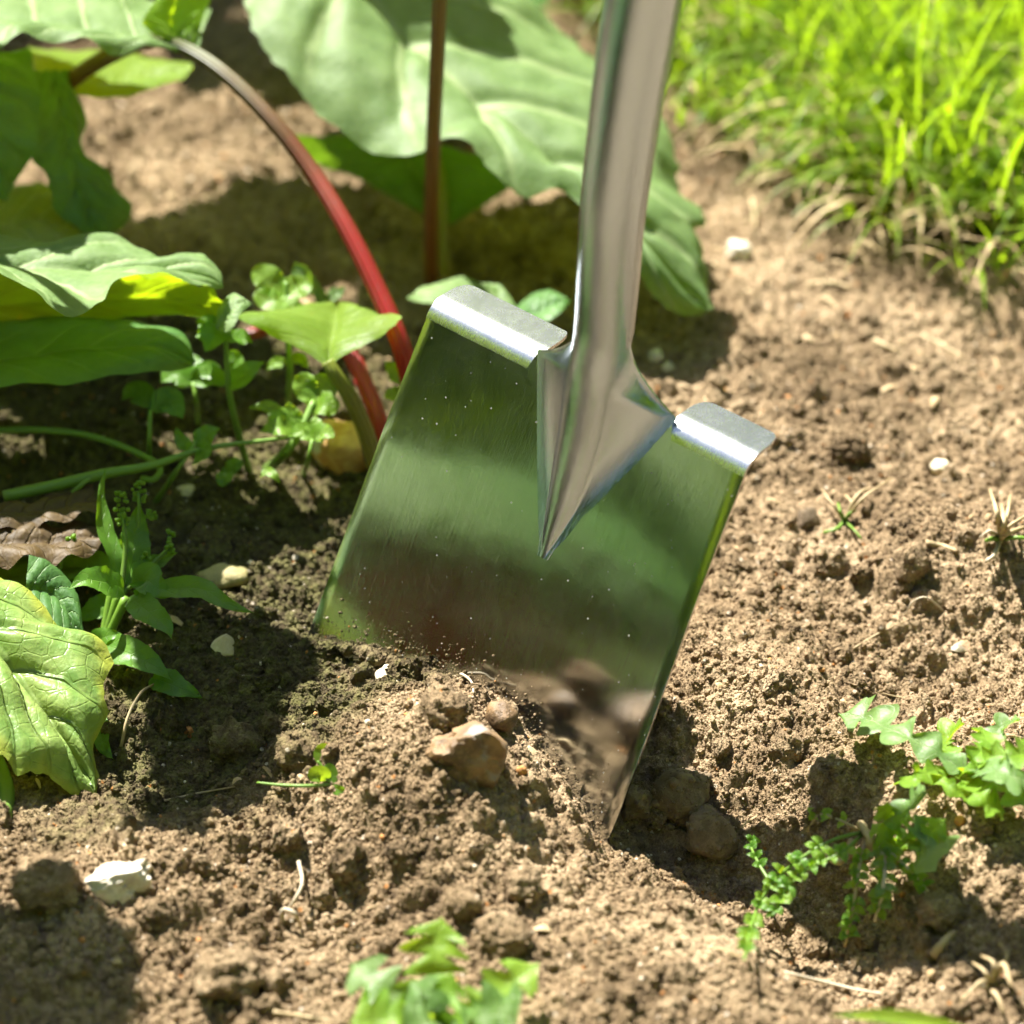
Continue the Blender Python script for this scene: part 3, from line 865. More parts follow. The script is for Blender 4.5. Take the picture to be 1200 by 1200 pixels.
def prof_ovate(t): return math.sin(math.pi * min(1, t * 1.02)**0.72) ** 0.85 if 0 < t < 1 else 0.0
def prof_lance(t): return math.sin(math.pi * t**0.9) if 0 < t < 1 else 0.0
def prof_round(t): return math.sqrt(max(0, 1 - (2 * t - 1)**2))
def lobed(n, deep, power=1.0, sharp=1.0):
    def f(t):
        base = (0.35 + 0.65 * min(1, t * 1.3)**power) * (1 - max(0, (t - 0.82) / 0.18)**2)
        x = (t * n) % 1.0
        saw = (1 - abs(2 * x - 1.0)**sharp)
        if t > 1 - 0.9 / n: saw = max(saw, 0.75 * (1 - (t - (1 - 0.9 / n)) * n / 0.9) + 0.2)
        return max(0.05, base * (1 - deep + deep * saw)) if 0 < t < 1 else 0.02
    return f
def strip_leaf(name, mid, hw, prof, mat, parent, up=(0, -0.45, 0.9), nt=26, ns=5, fold=0.25, wave=0.0, seed=1.0, world=False, teeth=0, toothd=0.12, twist=0.0):
    path = catmull(mid if world else pts(mid), nt)
    T = np.gradient(path, axis=0); T /= np.linalg.norm(T, axis=1)[:, None] + 1e-12
    verts, uv = [], []
    for j in range(nt):
        t = j / (nt - 1)
        u_ = np.array(up, float)
        s_ = np.cross(T[j], u_); s_ /= np.linalg.norm(s_) + 1e-9
        nn = np.cross(s_, T[j])
        if twist:
            c, sn = math.cos(twist * t), math.sin(twist * t); s_, nn = s_ * c + nn * sn, nn * c - s_ * sn
        w = hw * prof(t)
        for i in range(2 * ns + 1):
            s = (i - ns) / ns; a = abs(s)
            ww = w
            if teeth: ww = w * (1 - toothd * ((t * teeth + (0.3 if s > 0 else 0)) % 1.0) * a)
            lean = 0.32 * w * a * (1 if teeth or prof not in (prof_ovate, prof_lance, prof_round) else 0)
            q = path[j] + s_ * s * ww + nn * (fold * a * w) - T[j] * lean
            if wave: q = q + nn * wave * a * a * math.sin(t * 17 + seed * 2.3 + (1.1 if s > 0 else 0))
            q = q + nn * hw * 0.12 * vnoise(q, 120, seed)
            verts.append(q); uv.append((0.5 + 0.5 * s, t))
    return mesh_obj(name, verts, grid_faces(2 * ns + 1, nt), mat, parent, True, uv)

M_RH = leaf_material('rhubarb_leaf', (0.095, 0.165, 0.048), (0.155, 0.235, 0.082), (0.30, 0.38, 0.17), (0.32, 0.48, 0.02), 6, tw=0.36, gloss=0.58, veinmix=0.85)
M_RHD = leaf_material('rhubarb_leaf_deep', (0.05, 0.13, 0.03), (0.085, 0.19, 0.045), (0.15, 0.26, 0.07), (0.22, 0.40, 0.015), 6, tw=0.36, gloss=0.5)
M_RHY = leaf_material('rhubarb_leaf_yellow', (0.12, 0.21, 0.025), (0.17, 0.27, 0.04), (0.22, 0.33, 0.05), (0.46, 0.64, 0.010), 5, tw=0.55, gloss=0.45, spots=((0.5, 0.22, 0.02), 60, 0.72))
M_RHE = leaf_material('crinkled_leaf', (0.13, 0.24, 0.05), (0.27, 0.36, 0.10), (0.10, 0.17, 0.03), (0.42, 0.50, 0.03), 6, tw=0.35, gloss=0.38, edge=((0.42, 0.42, 0.04), 0.55), bumpd=0.003, nscale=38, vw=0.06)
M_WEED = leaf_material('weed_leaf', (0.065, 0.16, 0.016), (0.10, 0.21, 0.025), (0.15, 0.27, 0.045), (0.30, 0.55, 0.012), 6, tw=0.42, gloss=0.4, vw=0.06, bumpd=0.0006, nscale=120)
M_LIME = leaf_material('lime_leaf', (0.11, 0.22, 0.02), (0.16, 0.28, 0.03), (0.20, 0.33, 0.05), (0.42, 0.58, 0.02), 5, tw=0.45, gloss=0.45, vw=0.07, bumpd=0.0005, nscale=120)
M_THIST = leaf_material('sow_thistle_leaf', (0.085, 0.165, 0.042), (0.14, 0.23, 0.07), (0.32, 0.40, 0.2), (0.32, 0.52, 0.03), 5, tw=0.4, gloss=0.45, vw=0.05, bumpd=0.0008, nscale=100)
M_BROWN = leaf_material('dead_leaf', (0.045, 0.028, 0.010), (0.10, 0.062, 0.02), (0.12, 0.08, 0.03), (0.2, 0.11, 0.02), 6, tw=0.2, gloss=0.6, bumpd=0.003, nscale=40)  # browns darkened in place of shade over the dead leaves
M_STRAWG = leaf_material('grass_green', (0.07, 0.16, 0.012), (0.20, 0.29, 0.022), (0.2, 0.32, 0.04), (0.42, 0.62, 0.015), 2, tw=0.45, gloss=0.4)
M_RED = stem_material('red_stalk', [(0.0, (0.34, 0.010, 0.009)), (0.35, (0.24, 0.016, 0.009)), (0.60, (0.10, 0.040, 0.009)), (0.85, (0.065, 0.075, 0.012))], 0.42)
M_RED2 = stem_material('dark_red_stalk', [(0.0, (0.30, 0.008, 0.013)), (0.6, (0.25, 0.012, 0.01)), (1.0, (0.18, 0.02, 0.01))], 0.42)
M_BRST = stem_material('brownish_stalk', [(0.0, (0.24, 0.085, 0.02)), (0.45, (0.17, 0.085, 0.02)), (1.0, (0.12, 0.10, 0.02))], 0.38)
M_OLIVEST = stem_material('olive_stalk', [(0.0, (0.20, 0.15, 0.02)), (0.5, (0.17, 0.17, 0.02)), (1.0, (0.19, 0.23, 0.025))], 0.4)
M_GST = stem_material('green_stem', [(0.0, (0.13, 0.22, 0.04)), (0.5, (0.14, 0.25, 0.03)), (1.0, (0.15, 0.28, 0.03))], 0.45, 0.25, False)
M_STRAW = stem_material('dry_straw', [(0.0, (0.34, 0.25, 0.13)), (0.5, (0.40, 0.31, 0.17)), (1.0, (0.30, 0.21, 0.10))], 0.7, 0.1, False)
M_ROOT = stem_material('pale_root', [(0.0, (0.40, 0.34, 0.24)), (1.0, (0.48, 0.40, 0.28))], 0.7, 0.1, False)

# --- main rhubarb plant at the left
rh = empty('rhubarb_plant', G(452, 520), 'rhubarb plant with arching red stalks and broad pale leaves at the left', 'rhubarb')
tube('stalk', pts([(486, 470, .125), (470, 405, .115), (440, 335, .12), (405, 265, .128), (365, 200, .14), (318, 140, .15), (265, 88, .165), (215, 56, .18), (165, 44, .18)]), [0.0052, 0.0050, 0.0045, 0.0040, 0.0035], M_RED, rh, 16, 60, 0, 8)
tube('stalk', pts([(452, 530, .145), (443, 490, .15), (425, 445, .165), (405, 405, .18), (385, 380, .185), (350, 374, .17), (290, 392, .15)]), [0.0047, 0.0045, 0.0036], M_RED2, rh, 14, 40, 0, 7)
tube('stalk', pts([(440, 548, .12), (428, 505, .115), (408, 462, .105), (392, 438, .10), (384, 424, .10)]), [0.0047, 0.0042, 0.0035], M_OLIVEST, rh, 14, 30, 0, 7)
tube('stalk', pts([(20, 175, .25), (60, 118, .235), (100, 82, .22), (150, 55, .20), (185, 46, .185)]), [0.005, 0.0045], M_BRST, rh, 12, 20)
patch_leaf('leaf', [(384, 428, .10), (388, 400, .115), (392, 380, .13), (394, 366, .145), (396, 354, .16)],
           [(383, 429, .10), (335, 402, .105), (278, 369, .10), (318, 363, .13), (395, 353, .16)],
           [(386, 428, .10), (425, 406, .10), (471, 375, .10), (432, 362, .13), (397, 353, .16)], M_RHY, rh, 36, 12, 0.002, 0.0016, seed=2.0, ragged=0.0015, vdepth=0.0008)
patch_leaf('leaf', [(-190, 300, 0.055), (-60, 306, 0.065), (80, 312, 0.075), (200, 318, 0.085), (262, 336, 0.087)],
           [(-190, 250, 0.100), (-60, 268, 0.100), (40, 280, 0.100), (118, 276, 0.105), (190, 300, 0.100), (228, 296, 0.100), (258, 318, 0.093), (262, 336, 0.087)],
           [(-190, 330, 0.005), (-60, 306, 0.025), (0, 312, 0.025), (40, 340, 0.015), (85, 374, 0.010), (112, 352, 0.020), (130, 330, 0.035), (180, 324, 0.055), (250, 334, 0.080), (262, 337, 0.087)], M_RH, rh, 60, 14, 0.003, 0.002, seed=3.0, wave=0.002, vdepth=0.0028, ragged=0.001)
patch_leaf('leaf', [(-190, 372, 0.125), (-40, 362, 0.125), (90, 352, 0.125), (200, 352, 0.120), (258, 366, 0.110)],
           [(-190, 290, 0.110), (-40, 300, 0.110), (70, 312, 0.110), (150, 312, 0.110), (230, 316, 0.105), (256, 340, 0.100)],
           [(-190, 440, 0.115), (-40, 412, 0.115), (40, 392, 0.115), (110, 376, 0.115), (180, 370, 0.115), (230, 372, 0.110), (262, 388, 0.105)], M_RHY, rh, 50, 14, -0.004, 0.003, seed=4.0, vdepth=0.0022, ragged=0.001)
patch_leaf('leaf', [(252, 384, 0.084), (262, 372, 0.086), (275, 358, 0.088), (290, 352, 0.090)], [(252, 384, 0.084), (256, 362, 0.095), (272, 344, 0.098), (294, 354, 0.090)], [(264, 388, 0.080), (274, 380, 0.080), (282, 366, 0.084), (296, 355, 0.090)], M_RH, rh, 16, 5, 0.001, 0.001, seed=5.0)
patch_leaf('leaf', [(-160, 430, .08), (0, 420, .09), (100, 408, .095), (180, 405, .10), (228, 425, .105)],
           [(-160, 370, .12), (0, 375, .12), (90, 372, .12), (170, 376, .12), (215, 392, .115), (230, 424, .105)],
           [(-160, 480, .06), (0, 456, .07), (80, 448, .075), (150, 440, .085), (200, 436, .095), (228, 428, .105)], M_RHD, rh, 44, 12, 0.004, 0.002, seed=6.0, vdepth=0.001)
# dark hanging leaves: the deep green stands in for their shade
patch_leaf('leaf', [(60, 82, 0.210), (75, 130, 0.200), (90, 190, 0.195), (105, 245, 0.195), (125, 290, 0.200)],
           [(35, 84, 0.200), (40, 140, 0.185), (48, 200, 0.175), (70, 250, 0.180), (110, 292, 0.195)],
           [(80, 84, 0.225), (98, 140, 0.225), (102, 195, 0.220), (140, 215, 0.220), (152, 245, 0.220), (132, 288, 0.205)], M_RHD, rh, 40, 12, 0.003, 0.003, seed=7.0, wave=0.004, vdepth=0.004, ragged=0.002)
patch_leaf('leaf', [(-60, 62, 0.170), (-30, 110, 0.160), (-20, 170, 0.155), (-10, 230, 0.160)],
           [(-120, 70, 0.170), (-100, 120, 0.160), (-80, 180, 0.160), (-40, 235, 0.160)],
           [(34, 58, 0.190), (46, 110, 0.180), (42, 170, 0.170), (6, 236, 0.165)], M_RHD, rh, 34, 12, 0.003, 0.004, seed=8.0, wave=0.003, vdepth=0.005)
patch_leaf('leaf', [(-80, 270, 0.190), (0, 262, 0.195), (60, 256, 0.200), (118, 282, 0.205)],
           [(-80, 235, 0.230), (0, 225, 0.230), (45, 215, 0.235), (95, 232, 0.230), (120, 275, 0.210)],
           [(-80, 310, 0.170), (0, 300, 0.170), (60, 295, 0.180), (112, 290, 0.195)], M_RH, rh, 30, 10, 0.003, 0.003, seed=9.0)
# the arched stalk's own leaf at the top left
patch_leaf('leaf', [(232, 62, 0.184), (170, 44, 0.172), (90, 34, 0.162), (0, 26, 0.157), (-120, 20, 0.152)],
           [(246, 4, 0.212), (190, 2, 0.232), (150, -22, 0.242), (60, -40, 0.252), (-120, -60, 0.262)],
           [(210, 62, 0.178), (165, 56, 0.162), (120, 58, 0.152), (85, 44, 0.147), (40, 40, 0.142), (0, 56, 0.132), (-120, 66, 0.122)], M_RH, rh, 50, 12, 0.003, 0.0025, seed=10.0, wave=0.004)
patch_leaf('leaf', [(225, 60, 0.184), (205, 40, 0.184), (205, 15, 0.187), (215, -25, 0.192)],
           [(214, 60, 0.182), (172, 34, 0.172), (168, 20, 0.172), (205, -25, 0.187)],
           [(232, 58, 0.187), (238, 20, 0.197), (250, -10, 0.212), (240, -30, 0.212)], M_RHY, rh, 24, 8, 0.002, 0.002, seed=11.0)
patch_leaf('leaf', [(40, 70, 0.240), (90, 90, 0.250), (140, 95, 0.260), (225, 78, 0.280)],
           [(30, 55, 0.270), (90, 60, 0.290), (150, 58, 0.310), (225, 76, 0.290)],
           [(40, 90, 0.220), (90, 112, 0.230), (150, 112, 0.240), (220, 84, 0.270)], M_RHY, rh, 24, 8, 0.002, 0.002, seed=12.0)

# --- second rhubarb behind the spade
rb = empty('rhubarb_plant', G(508, 332), 'rhubarb behind the spade with one huge drooping pale green leaf', 'rhubarb')
tube('stalk', pts([(505, 334, .305), (505, 250, .25), (508, 150, .19), (513, 50, .135), (516, -30, .095), (518, -75, .07)]), [0.0043, 0.0040, 0.0037], M_BRST, rb, 14, 40, 0, 7)
tube('stalk', pts([(517, 332, .305), (517, 270, .30), (515, 215, .295), (505, 175, .29)]), [0.0045, 0.004], M_OLIVEST, rb, 12, 20)
patch_leaf('leaf', [(395, -90, 0.300), (440, -10, 0.285), (500, 60, 0.270), (575, 120, 0.250), (650, 185, 0.230), (720, 250, 0.215), (785, 320, 0.210), (828, 364, 0.212)],
           [(300, -90, 0.280), (288, -10, 0.260), (312, 70, 0.240), (390, 142, 0.225), (470, 178, 0.215), (540, 176, 0.210), (605, 220, 0.202), (660, 212, 0.205), (700, 262, 0.202), (750, 330, 0.202), (800, 366, 0.208), (829, 366, 0.212)],
           [(560, -90, 0.380), (600, -20, 0.370), (640, 15, 0.360), (700, 62, 0.340), (760, 130, 0.320), (792, 180, 0.295), (806, 225, 0.270), (822, 262, 0.250), (812, 272, 0.245), (832, 318, 0.230), (834, 345, 0.218), (831, 365, 0.212)],
           M_RH, rb, 110, 30, 0.008, 0.0034, 30, wave=0.005, nveins=6, seed=20.0, vdepth=0.0055, ragged=0.003)
patch_leaf('leaf', [(470, 160, .30), (480, 190, .305), (500, 220, .31), (520, 262, .315)],
           [(345, 158, .29), (370, 190, .30), (420, 210, .305), (510, 260, .315)],
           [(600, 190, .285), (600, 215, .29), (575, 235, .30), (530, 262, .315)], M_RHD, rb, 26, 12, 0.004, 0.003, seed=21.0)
patch_leaf('leaf', [(570, 372, .19), (575, 355, .20), (578, 345, .21), (560, 330, .22)],
           [(476, 352, .19), (486, 340, .20), (500, 332, .215), (540, 326, .225)],
           [(640, 384, .185), (612, 370, .195), (600, 352, .205), (580, 334, .22)], M_RH, rb, 22, 10, 0.003, 0.003, seed=22.0)
patch_leaf('leaf', [(600, 372, .19), (630, 366, .195), (650, 358, .20), (668, 352, .205)],
           [(598, 360, .20), (620, 348, .21), (640, 338, .215), (668, 351, .205)],
           [(604, 378, .185), (632, 380, .185), (656, 368, .19), (669, 354, .205)], M_RHD, rb, 18, 8, 0.002, 0.002, seed=23.0)
patch_leaf('leaf', [(270, -60, .40), (320, -30, .42), (420, -10, .44), (560, -20, .46), (640, 0, .47)],
           [(270, -90, .42), (330, -90, .45), (430, -90, .48), (560, -60, .49), (650, -5, .48)],
           [(265, -30, .38), (310, 0, .40), (420, 12, .42), (560, 10, .44), (645, 4, .46)], M_RHD, rb, 26, 10, 0.004, 0.004, seed=24.0)

# --- taller leaves of both rhubarbs, above the frame: they throw the shade on the soil
def above(px, py, h):
    q = PZ(px, py, 0.0) + SUN * (h / SUN[2])
    return q
M_RHC = leaf_material('thick_rhubarb_leaf', (0.07, 0.14, 0.035), (0.11, 0.18, 0.055), (0.2, 0.28, 0.1), (0.16, 0.28, 0.015), 6, tw=0.15, gloss=0.55)
def canopy(parent, Mid, L, R, base, seed, mat=M_RHC):
    inv = lambda q: q
    global pts
    keep = pts
    pts = lambda l: [above(*a) for a in l]
    patch_leaf('leaf', Mid, L, R, mat, parent, 44, 14, 0.008, 0.004, 30, wave=0.006, seed=seed, ragged=0.006)
    pts = keep
    a = above(*Mid[0])
    tube('stalk', [np.array(base), np.array(base) * 0.5 + a * 0.5 + np.array([0, 0, .06]), a, above(*Mid[1])], [0.008, 0.006, 0.004], M_BRST, parent, 12, 24, 0, 7)
canopy(rh, [(225, 735, .40), (250, 800, .40), (262, 880, .41), (225, 990, .42)],
       [(205, 735, .40), (166, 775, .40), (182, 820, .41), (160, 860, .41), (176, 905, .42), (150, 950, .42), (140, 995, .43), (172, 975, .43), (215, 992, .42)],
       [(240, 735, .39), (292, 728, .39), (318, 735, .39), (362, 755, .40), (374, 805, .40), (338, 850, .41), (354, 900, .41), (300, 950, .41), (262, 938, .42), (235, 988, .42)], (-.40, .34, 0), 50.0)
canopy(rh, [(-120, 1090, .50), (-20, 1110, .50), (60, 1130, .5), (165, 1120, .5)],
       [(-120, 1200, .5), (-40, 1260, .5), (60, 1280, .5), (130, 1230, .5), (168, 1130, .5)],
       [(-120, 1075, .5), (-20, 1068, .5), (60, 1062, .5), (125, 1070, .5), (160, 1105, .5)], (-.46, .2, 0), 51.0)
canopy(rh, [(120, 290, .36), (250, 292, .36), (400, 288, .36), (560, 290, .36), (690, 320, .36)],
       [(118, 285, .36), (190, 256, .36), (280, 252, .36), (340, 232, .36), (430, 244, .36), (520, 236, .36), (620, 258, .36), (692, 312, .36)],
       [(120, 300, .36), (190, 338, .36), (260, 328, .36), (330, 348, .36), (430, 338, .36), (520, 352, .36), (620, 345, .36), (690, 328, .36)], (-.45, .62, 0), 52.0)
canopy(rh, [(-60, 590, .30), (40, 590, .30), (130, 590, .30), (230, 590, .30)],
       [(-60, 540, .30), (40, 536, .30), (130, 530, .30), (200, 545, .30), (232, 585, .30)],
       [(-60, 690, .30), (50, 668, .30), (130, 640, .30), (190, 628, .30), (230, 595, .30)], (-.45, .40, 0), 53.0)
canopy(rh, [(190, 40, .34), (250, 70, .34), (310, 95, .34), (390, 140, .34)],
       [(195, 15, .34), (270, 22, .34), (340, 50, .34), (395, 135, .34)],
       [(190, 60, .34), (225, 115, .34), (300, 125, .34), (330, 152, .34), (388, 145, .34)], (-.55, .75, 0), 54.0)

# --- leafy shrubs to the left of the picture, mirrored in the blade
M_SHRUB = leaf_material('shrub_leaf', (0.07, 0.15, 0.018), (0.13, 0.21, 0.03), (0.15, 0.24, 0.045), (0.45, 0.62, 0.03), 4, tw=0.58, gloss=0.4)
def shrub(c, rad, n, size, seed, label):
    r_ = random.Random(seed)
    e = empty('leafy_shrub', (c[0], c[1], 0), label, 'shrub', 'shrubs round the bed')
    for k in range(4):
        a = r_.uniform(0, 6.28)
        tube('stem', [np.array([c[0], c[1], -.01]), np.array([c[0] + .06 * math.cos(a), c[1] + .06 * math.sin(a), c[2] * .6]), np.array([c[0] + rad[0] * .5 * math.cos(a), c[1] + rad[1] * .5 * math.sin(a), c[2] + rad[2] * .4])], [0.012, 0.009, 0.004], M_BRST, e, 7)
    V, F, UV = [], [], []
    clumps = [np.array([r_.gauss(0, .5), r_.gauss(0, .5), r_.gauss(0, .5)]) for _ in range(26)]
    for k in range(n):
        q = r_.choice(clumps) + np.array([r_.gauss(0, .2), r_.gauss(0, .2), r_.gauss(0, .2)])
        l = np.linalg.norm(q)
        if l > 1: q = q / l * r_.uniform(.8, 1.02)
        p = np.array([c[0] + q[0] * rad[0], c[1] + q[1] * rad[1], max(0.01, c[2] + q[2] * rad[2])])
        d = np.array([r_.gauss(0, 1), r_.gauss(0, 1), r_.gauss(-.3, .6)]); d /= np.linalg.norm(d)
        s_ = np.cross(d, [r_.gauss(0, .5), r_.gauss(0, .5), 1]); s_ /= np.linalg.norm(s_) + 1e-9
        nn = np.cross(s_, d); L_ = size * r_.uniform(.6, 1.4); w = L_ * .34; b = len(V)
        for t, ww, up in ((0, .1, 0), (.35, 1, .08), (.7, .8, .05), (1, .05, -.1)):
            for sg in (-1, 0, 1):
                V.append(p + d * L_ * t + s_ * w * ww * sg + nn * L_ * (up + .1 * abs(sg) * ww)); UV.append((.5 + .5 * sg, t))
        for t in range(3):
            for i in range(2): F.append((b + t * 3 + i, b + t * 3 + i + 1, b + t * 3 + i + 4, b + t * 3 + i + 3))
    o = mesh_obj('foliage', V, F, M_SHRUB, e, True, UV); o['kind'] = 'stuff'
for k, (c, rad, n, size, lab) in enumerate([
        ((-1.05, -.42, .30), (.30, .52, .42), 1700, .12, 'low leafy green shrub left of the view, mirrored in the blade'),
        ((-1.75, -.55, .75), (.45, .8, .8), 2000, .15, 'tall leafy green shrub left of the view, behind the low one')]):
    shrub(c, rad, n, size, 300 + k, lab)
def clump():
    e = empty('rhubarb_plant', (-.72, -.28, 0), 'rhubarb clump left of the view, mirrored in the blade', 'rhubarb')
    r_ = random.Random(77)
    global pts
    keep = pts
    pts = lambda l: l
    for k in range(11):
        a = math.radians(-75 + 15 * k + r_.uniform(-8, 8)); d = np.array([math.cos(a), math.sin(a), 0]); sd_ = np.array([-d[1], d[0], 0])
        b = np.array([-.72, -.28, 0]) + d * r_.uniform(.05, .16) + np.array([0, 0, r_.uniform(.12, .36)]); L_ = r_.uniform(.16, .24); w = L_ * r_.uniform(.34, .44)
        m_ = [b + d * L_ * t + np.array([0, 0, L_ * (.25 * t - .75 * t * t)]) for t in (0, .33, .66, 1)]
        lf_ = [q + sd_ * w * f - np.array([0, 0, .03 * f]) for q, f in zip(m_, (.15, .9, 1, .05))]
        rt_ = [q - sd_ * w * f - np.array([0, 0, .03 * f]) for q, f in zip(m_, (.15, .9, 1, .05))]
        patch_leaf('leaf', m_, lf_, rt_, (M_RH, M_RHD)[k % 2], e, 26, 9, 0.006, 0.005, 25, wave=0.006, seed=80.0 + k)
        tube('stalk', [np.array([-.72, -.28, -.005]) + d * .02, b * .5 + np.array([-.36, -.14, .04]), b], [0.008, 0.006, 0.004], M_RED, e, 9, 14)
    pts = keep
clump()
SKY_BLOCKERS = ['tall unseen shrub added to block sky, right of the lawn', 'tall unseen shrub added to block sky, behind the right half of the lawn', 'tall unseen shrub added to block sky, straight behind the lawn', 'tall unseen shrub added to block sky, behind the rear rhubarb',
         'tall unseen shrub added to block sky, behind the left rhubarb', 'tall unseen shrub added to block sky, at the far left', 'tall unseen shrub added to block sky, left of the viewer', 'tall unseen shrub added to block sky, behind the viewer on the left',
         'tall unseen shrub added to block sky, straight behind the viewer', 'tall unseen shrub added to block sky, behind the viewer on the right', 'tall unseen shrub added to block sky, right of the soil bed']
for k in range(11):  # ring of unseen shrubs, added to cut the sky's fill light
    a = math.radians(20 + k * 33)
    shrub((3.0 * math.cos(a), -.1 + 3.0 * math.sin(a), 1.3), (.95, .95, 1.45), 1500, .24, 340 + k, SKY_BLOCKERS[k])

# --- crinkled yellowing leaf in the left foreground
rf = empty('rhubarb_plant', G(4, 930), 'crinkled yellow-edged rhubarb leaf on a short stalk, left foreground', 'rhubarb')
patch_leaf('leaf', [(-150, 640, -.02), (-80, 690, -.03), (-10, 750, -.04), (50, 830, -.05), (108, 918, -.055)],
           [(-190, 800, -.08), (-120, 850, -.085), (-60, 872, -.085), (0, 884, -.08), (22, 905, -.078), (60, 905, -.07), (85, 930, -.062), (112, 934, -.056)],
           [(-90, 570, .02), (-30, 640, .0), (0, 674, -.005), (40, 695, -.012), (70, 742, -.02), (118, 744, -.025), (132, 775, -.03), (120, 805, -.036), (125, 840, -.042), (112, 870, -.048), (116, 905, -.052), (113, 932, -.056)],
           M_RHE, rf, 60, 20, 0.006, 0.004, 34, wave=0.0, nveins=6, seed=30.0, vdepth=0.0035, ragged=0.002)
patch_leaf('leaf', [(30, 690, .0), (50, 690, .005), (70, 700, .006), (92, 740, .0)],
           [(34, 650, .01), (60, 660, .012), (88, 690, .012), (98, 738, .0)],
           [(10, 720, -.005), (40, 730, -.01), (70, 742, -.012), (90, 746, -.005)], M_RHD, rf, 22, 10, 0.002, 0.002, seed=31.0)
patch_leaf('leaf', [(-80, 690, .03), (0, 675, .035), (60, 668, .04), (110, 664, .04)],
           [(-80, 640, .05), (0, 650, .05), (50, 652, .05), (112, 660, .04)],
           [(-80, 720, .02), (0, 700, .02), (60, 690, .025), (108, 672, .035)], M_WEED, rf, 22, 8, 0.002, 0.002, seed=32.0)
tube('stalk', [G(4, 960), P(5, 915, -.06), P(-40, 820, -.05), P(-100, 700, -.03)], [0.004, 0.0035], M_GST, rf)

# --- leafy flowering weed in the shade
am = empty('leafy_weed', G(112, 815), 'leafy green weed with beaded flower spikes in the shade', 'weed')
r0 = G(108, 812)
c0 = P(140, 695, .02)
for q in [(132, 690, .02), (140, 694, .018), (148, 700, .016)]:
    tube('stem', [r0 + np.array([random.uniform(-.004, .004), 0, 0]), P(120, 760, .02), P(*q)], [0.0028, 0.0024], M_GST, am, 8)
tube('stem', pts([(142, 695, .02), (147, 640, .02), (143, 600, .02)]), [0.0016, 0.001], M_GST, am, 7)
tube('stem', pts([(146, 695, .02), (158, 660, .03), (163, 590, .03), (162, 578, .03)]), [0.0014, 0.0009], M_GST, am, 7)
tube('stem', pts([(150, 690, .02), (180, 660, .025), (198, 640, .025), (198, 628, .025)]), [0.0012, 0.0009], M_GST, am, 7)
tube('stem', pts([(70, 668, .03), (76, 645, .03), (83, 630, .03)]), [0.001, 0.0008], M_GST, am, 6)
def beads(cx, cy, d, n, spread, hgt, parent):
    import bmesh
    V, F = [], []
    for k in range(n):
        c = P(cx + random.uniform(-spread, spread), cy + random.uniform(0, hgt), d + random.uniform(-.002, .002))
        bm = bmesh.new(); bmesh.ops.create_icosphere(bm, subdivisions=1, radius=random.uniform(0.0011, 0.0017))
        b = len(V)
        for v in bm.verts: V.append(np.array(v.co) * (1, 1, 0.85) + c)
        for f in bm.faces: F.append([b + v.index for v in f.verts])
        bm.free()
    o = mesh_obj('flower_spike', V, F, M_LIME, parent, True, np.full((len(V), 2), 0.3))
    o['kind'] = 'stuff'
beads(143, 577, .02, 30, 8, 38, am); beads(163, 562, .03, 24, 8, 26, am); beads(198, 622, .025, 18, 6, 26, am)
beads(83, 627, .03, 8, 5, 7, am); beads(178, 598, .03, 12, 7, 10, am); beads(172, 648, .02, 10, 5, 18, am)
for mid, hw, pr, seed, up in [
        ([(146, 690, .02), (130, 640, .02), (118, 600, .025), (122, 551, .03)], .0052, prof_lance, 1, (0.6, -0.8, 0.1)),
        ([(152, 690, .022), (155, 650, .026), (160, 615, .03), (163, 588, .032)], .0095, prof_ovate, 2, (0.2, -1, 0.2)),
        ([(150, 685, .015), (190, 690, .008), (235, 690, .0), (262, 706, -.006), (298, 718, -.01)], .006, prof_lance, 3, (0, -.5, .85)),
        ([(152, 700, .012), (172, 715, .0), (195, 735, -.008), (201, 749, -.01)], .0075, prof_ovate, 4, (0.3, -.7, .6)),
        ([(145, 690, .012), (120, 682, .0), (100, 680, -.006), (80, 690, -.01)], .0085, prof_ovate, 5, (0, -.5, .85)),
        ([(142, 685, .028), (110, 668, .035), (80, 664, .04), (50, 660, .045)], .010, prof_ovate, 6, (0, -.6, .8)),
        ([(120, 755, .01), (150, 765, -.004), (180, 780, -.01), (203, 798, -.012)], .0085, prof_ovate, 7, (0.1, -.5, .85)),
        ([(178, 794, -.005), (195, 800, -.008), (215, 808, -.01), (238, 818, -.008)], .0075, prof_ovate, 8, (0.1, -.4, .9)),
        ([(160, 690, .018), (172, 680, .012), (185, 690, .008), (205, 700, .004)], .009, prof_ovate, 9, (0, -.6, .8)),
        ([(158, 680, .025), (172, 665, .025), (190, 656, .028), (208, 648, .03)], .0045, prof_lance, 10, (0, -.6, .8)),
        ([(112, 772, .02), (118, 750, .012), (130, 745, .008), (146, 744, .006)], .006, prof_ovate, 11, (0, -.6, .8)),
        ([(106, 800, .015), (120, 870, -.03), (128, 885, -.035), (133, 890, -.036)], .005, prof_ovate, 12, (0, -.6, .8)),
        ([(130, 700, .03), (110, 715, .03), (98, 722, .03), (88, 730, .03)], .006, prof_ovate, 13, (0, -.6, .8))]:
    strip_leaf('leaf', mid, hw, pr, M_WEED, am, up, 26, 5, 0.22, 0.0009, seed, teeth=7, toothd=0.10)

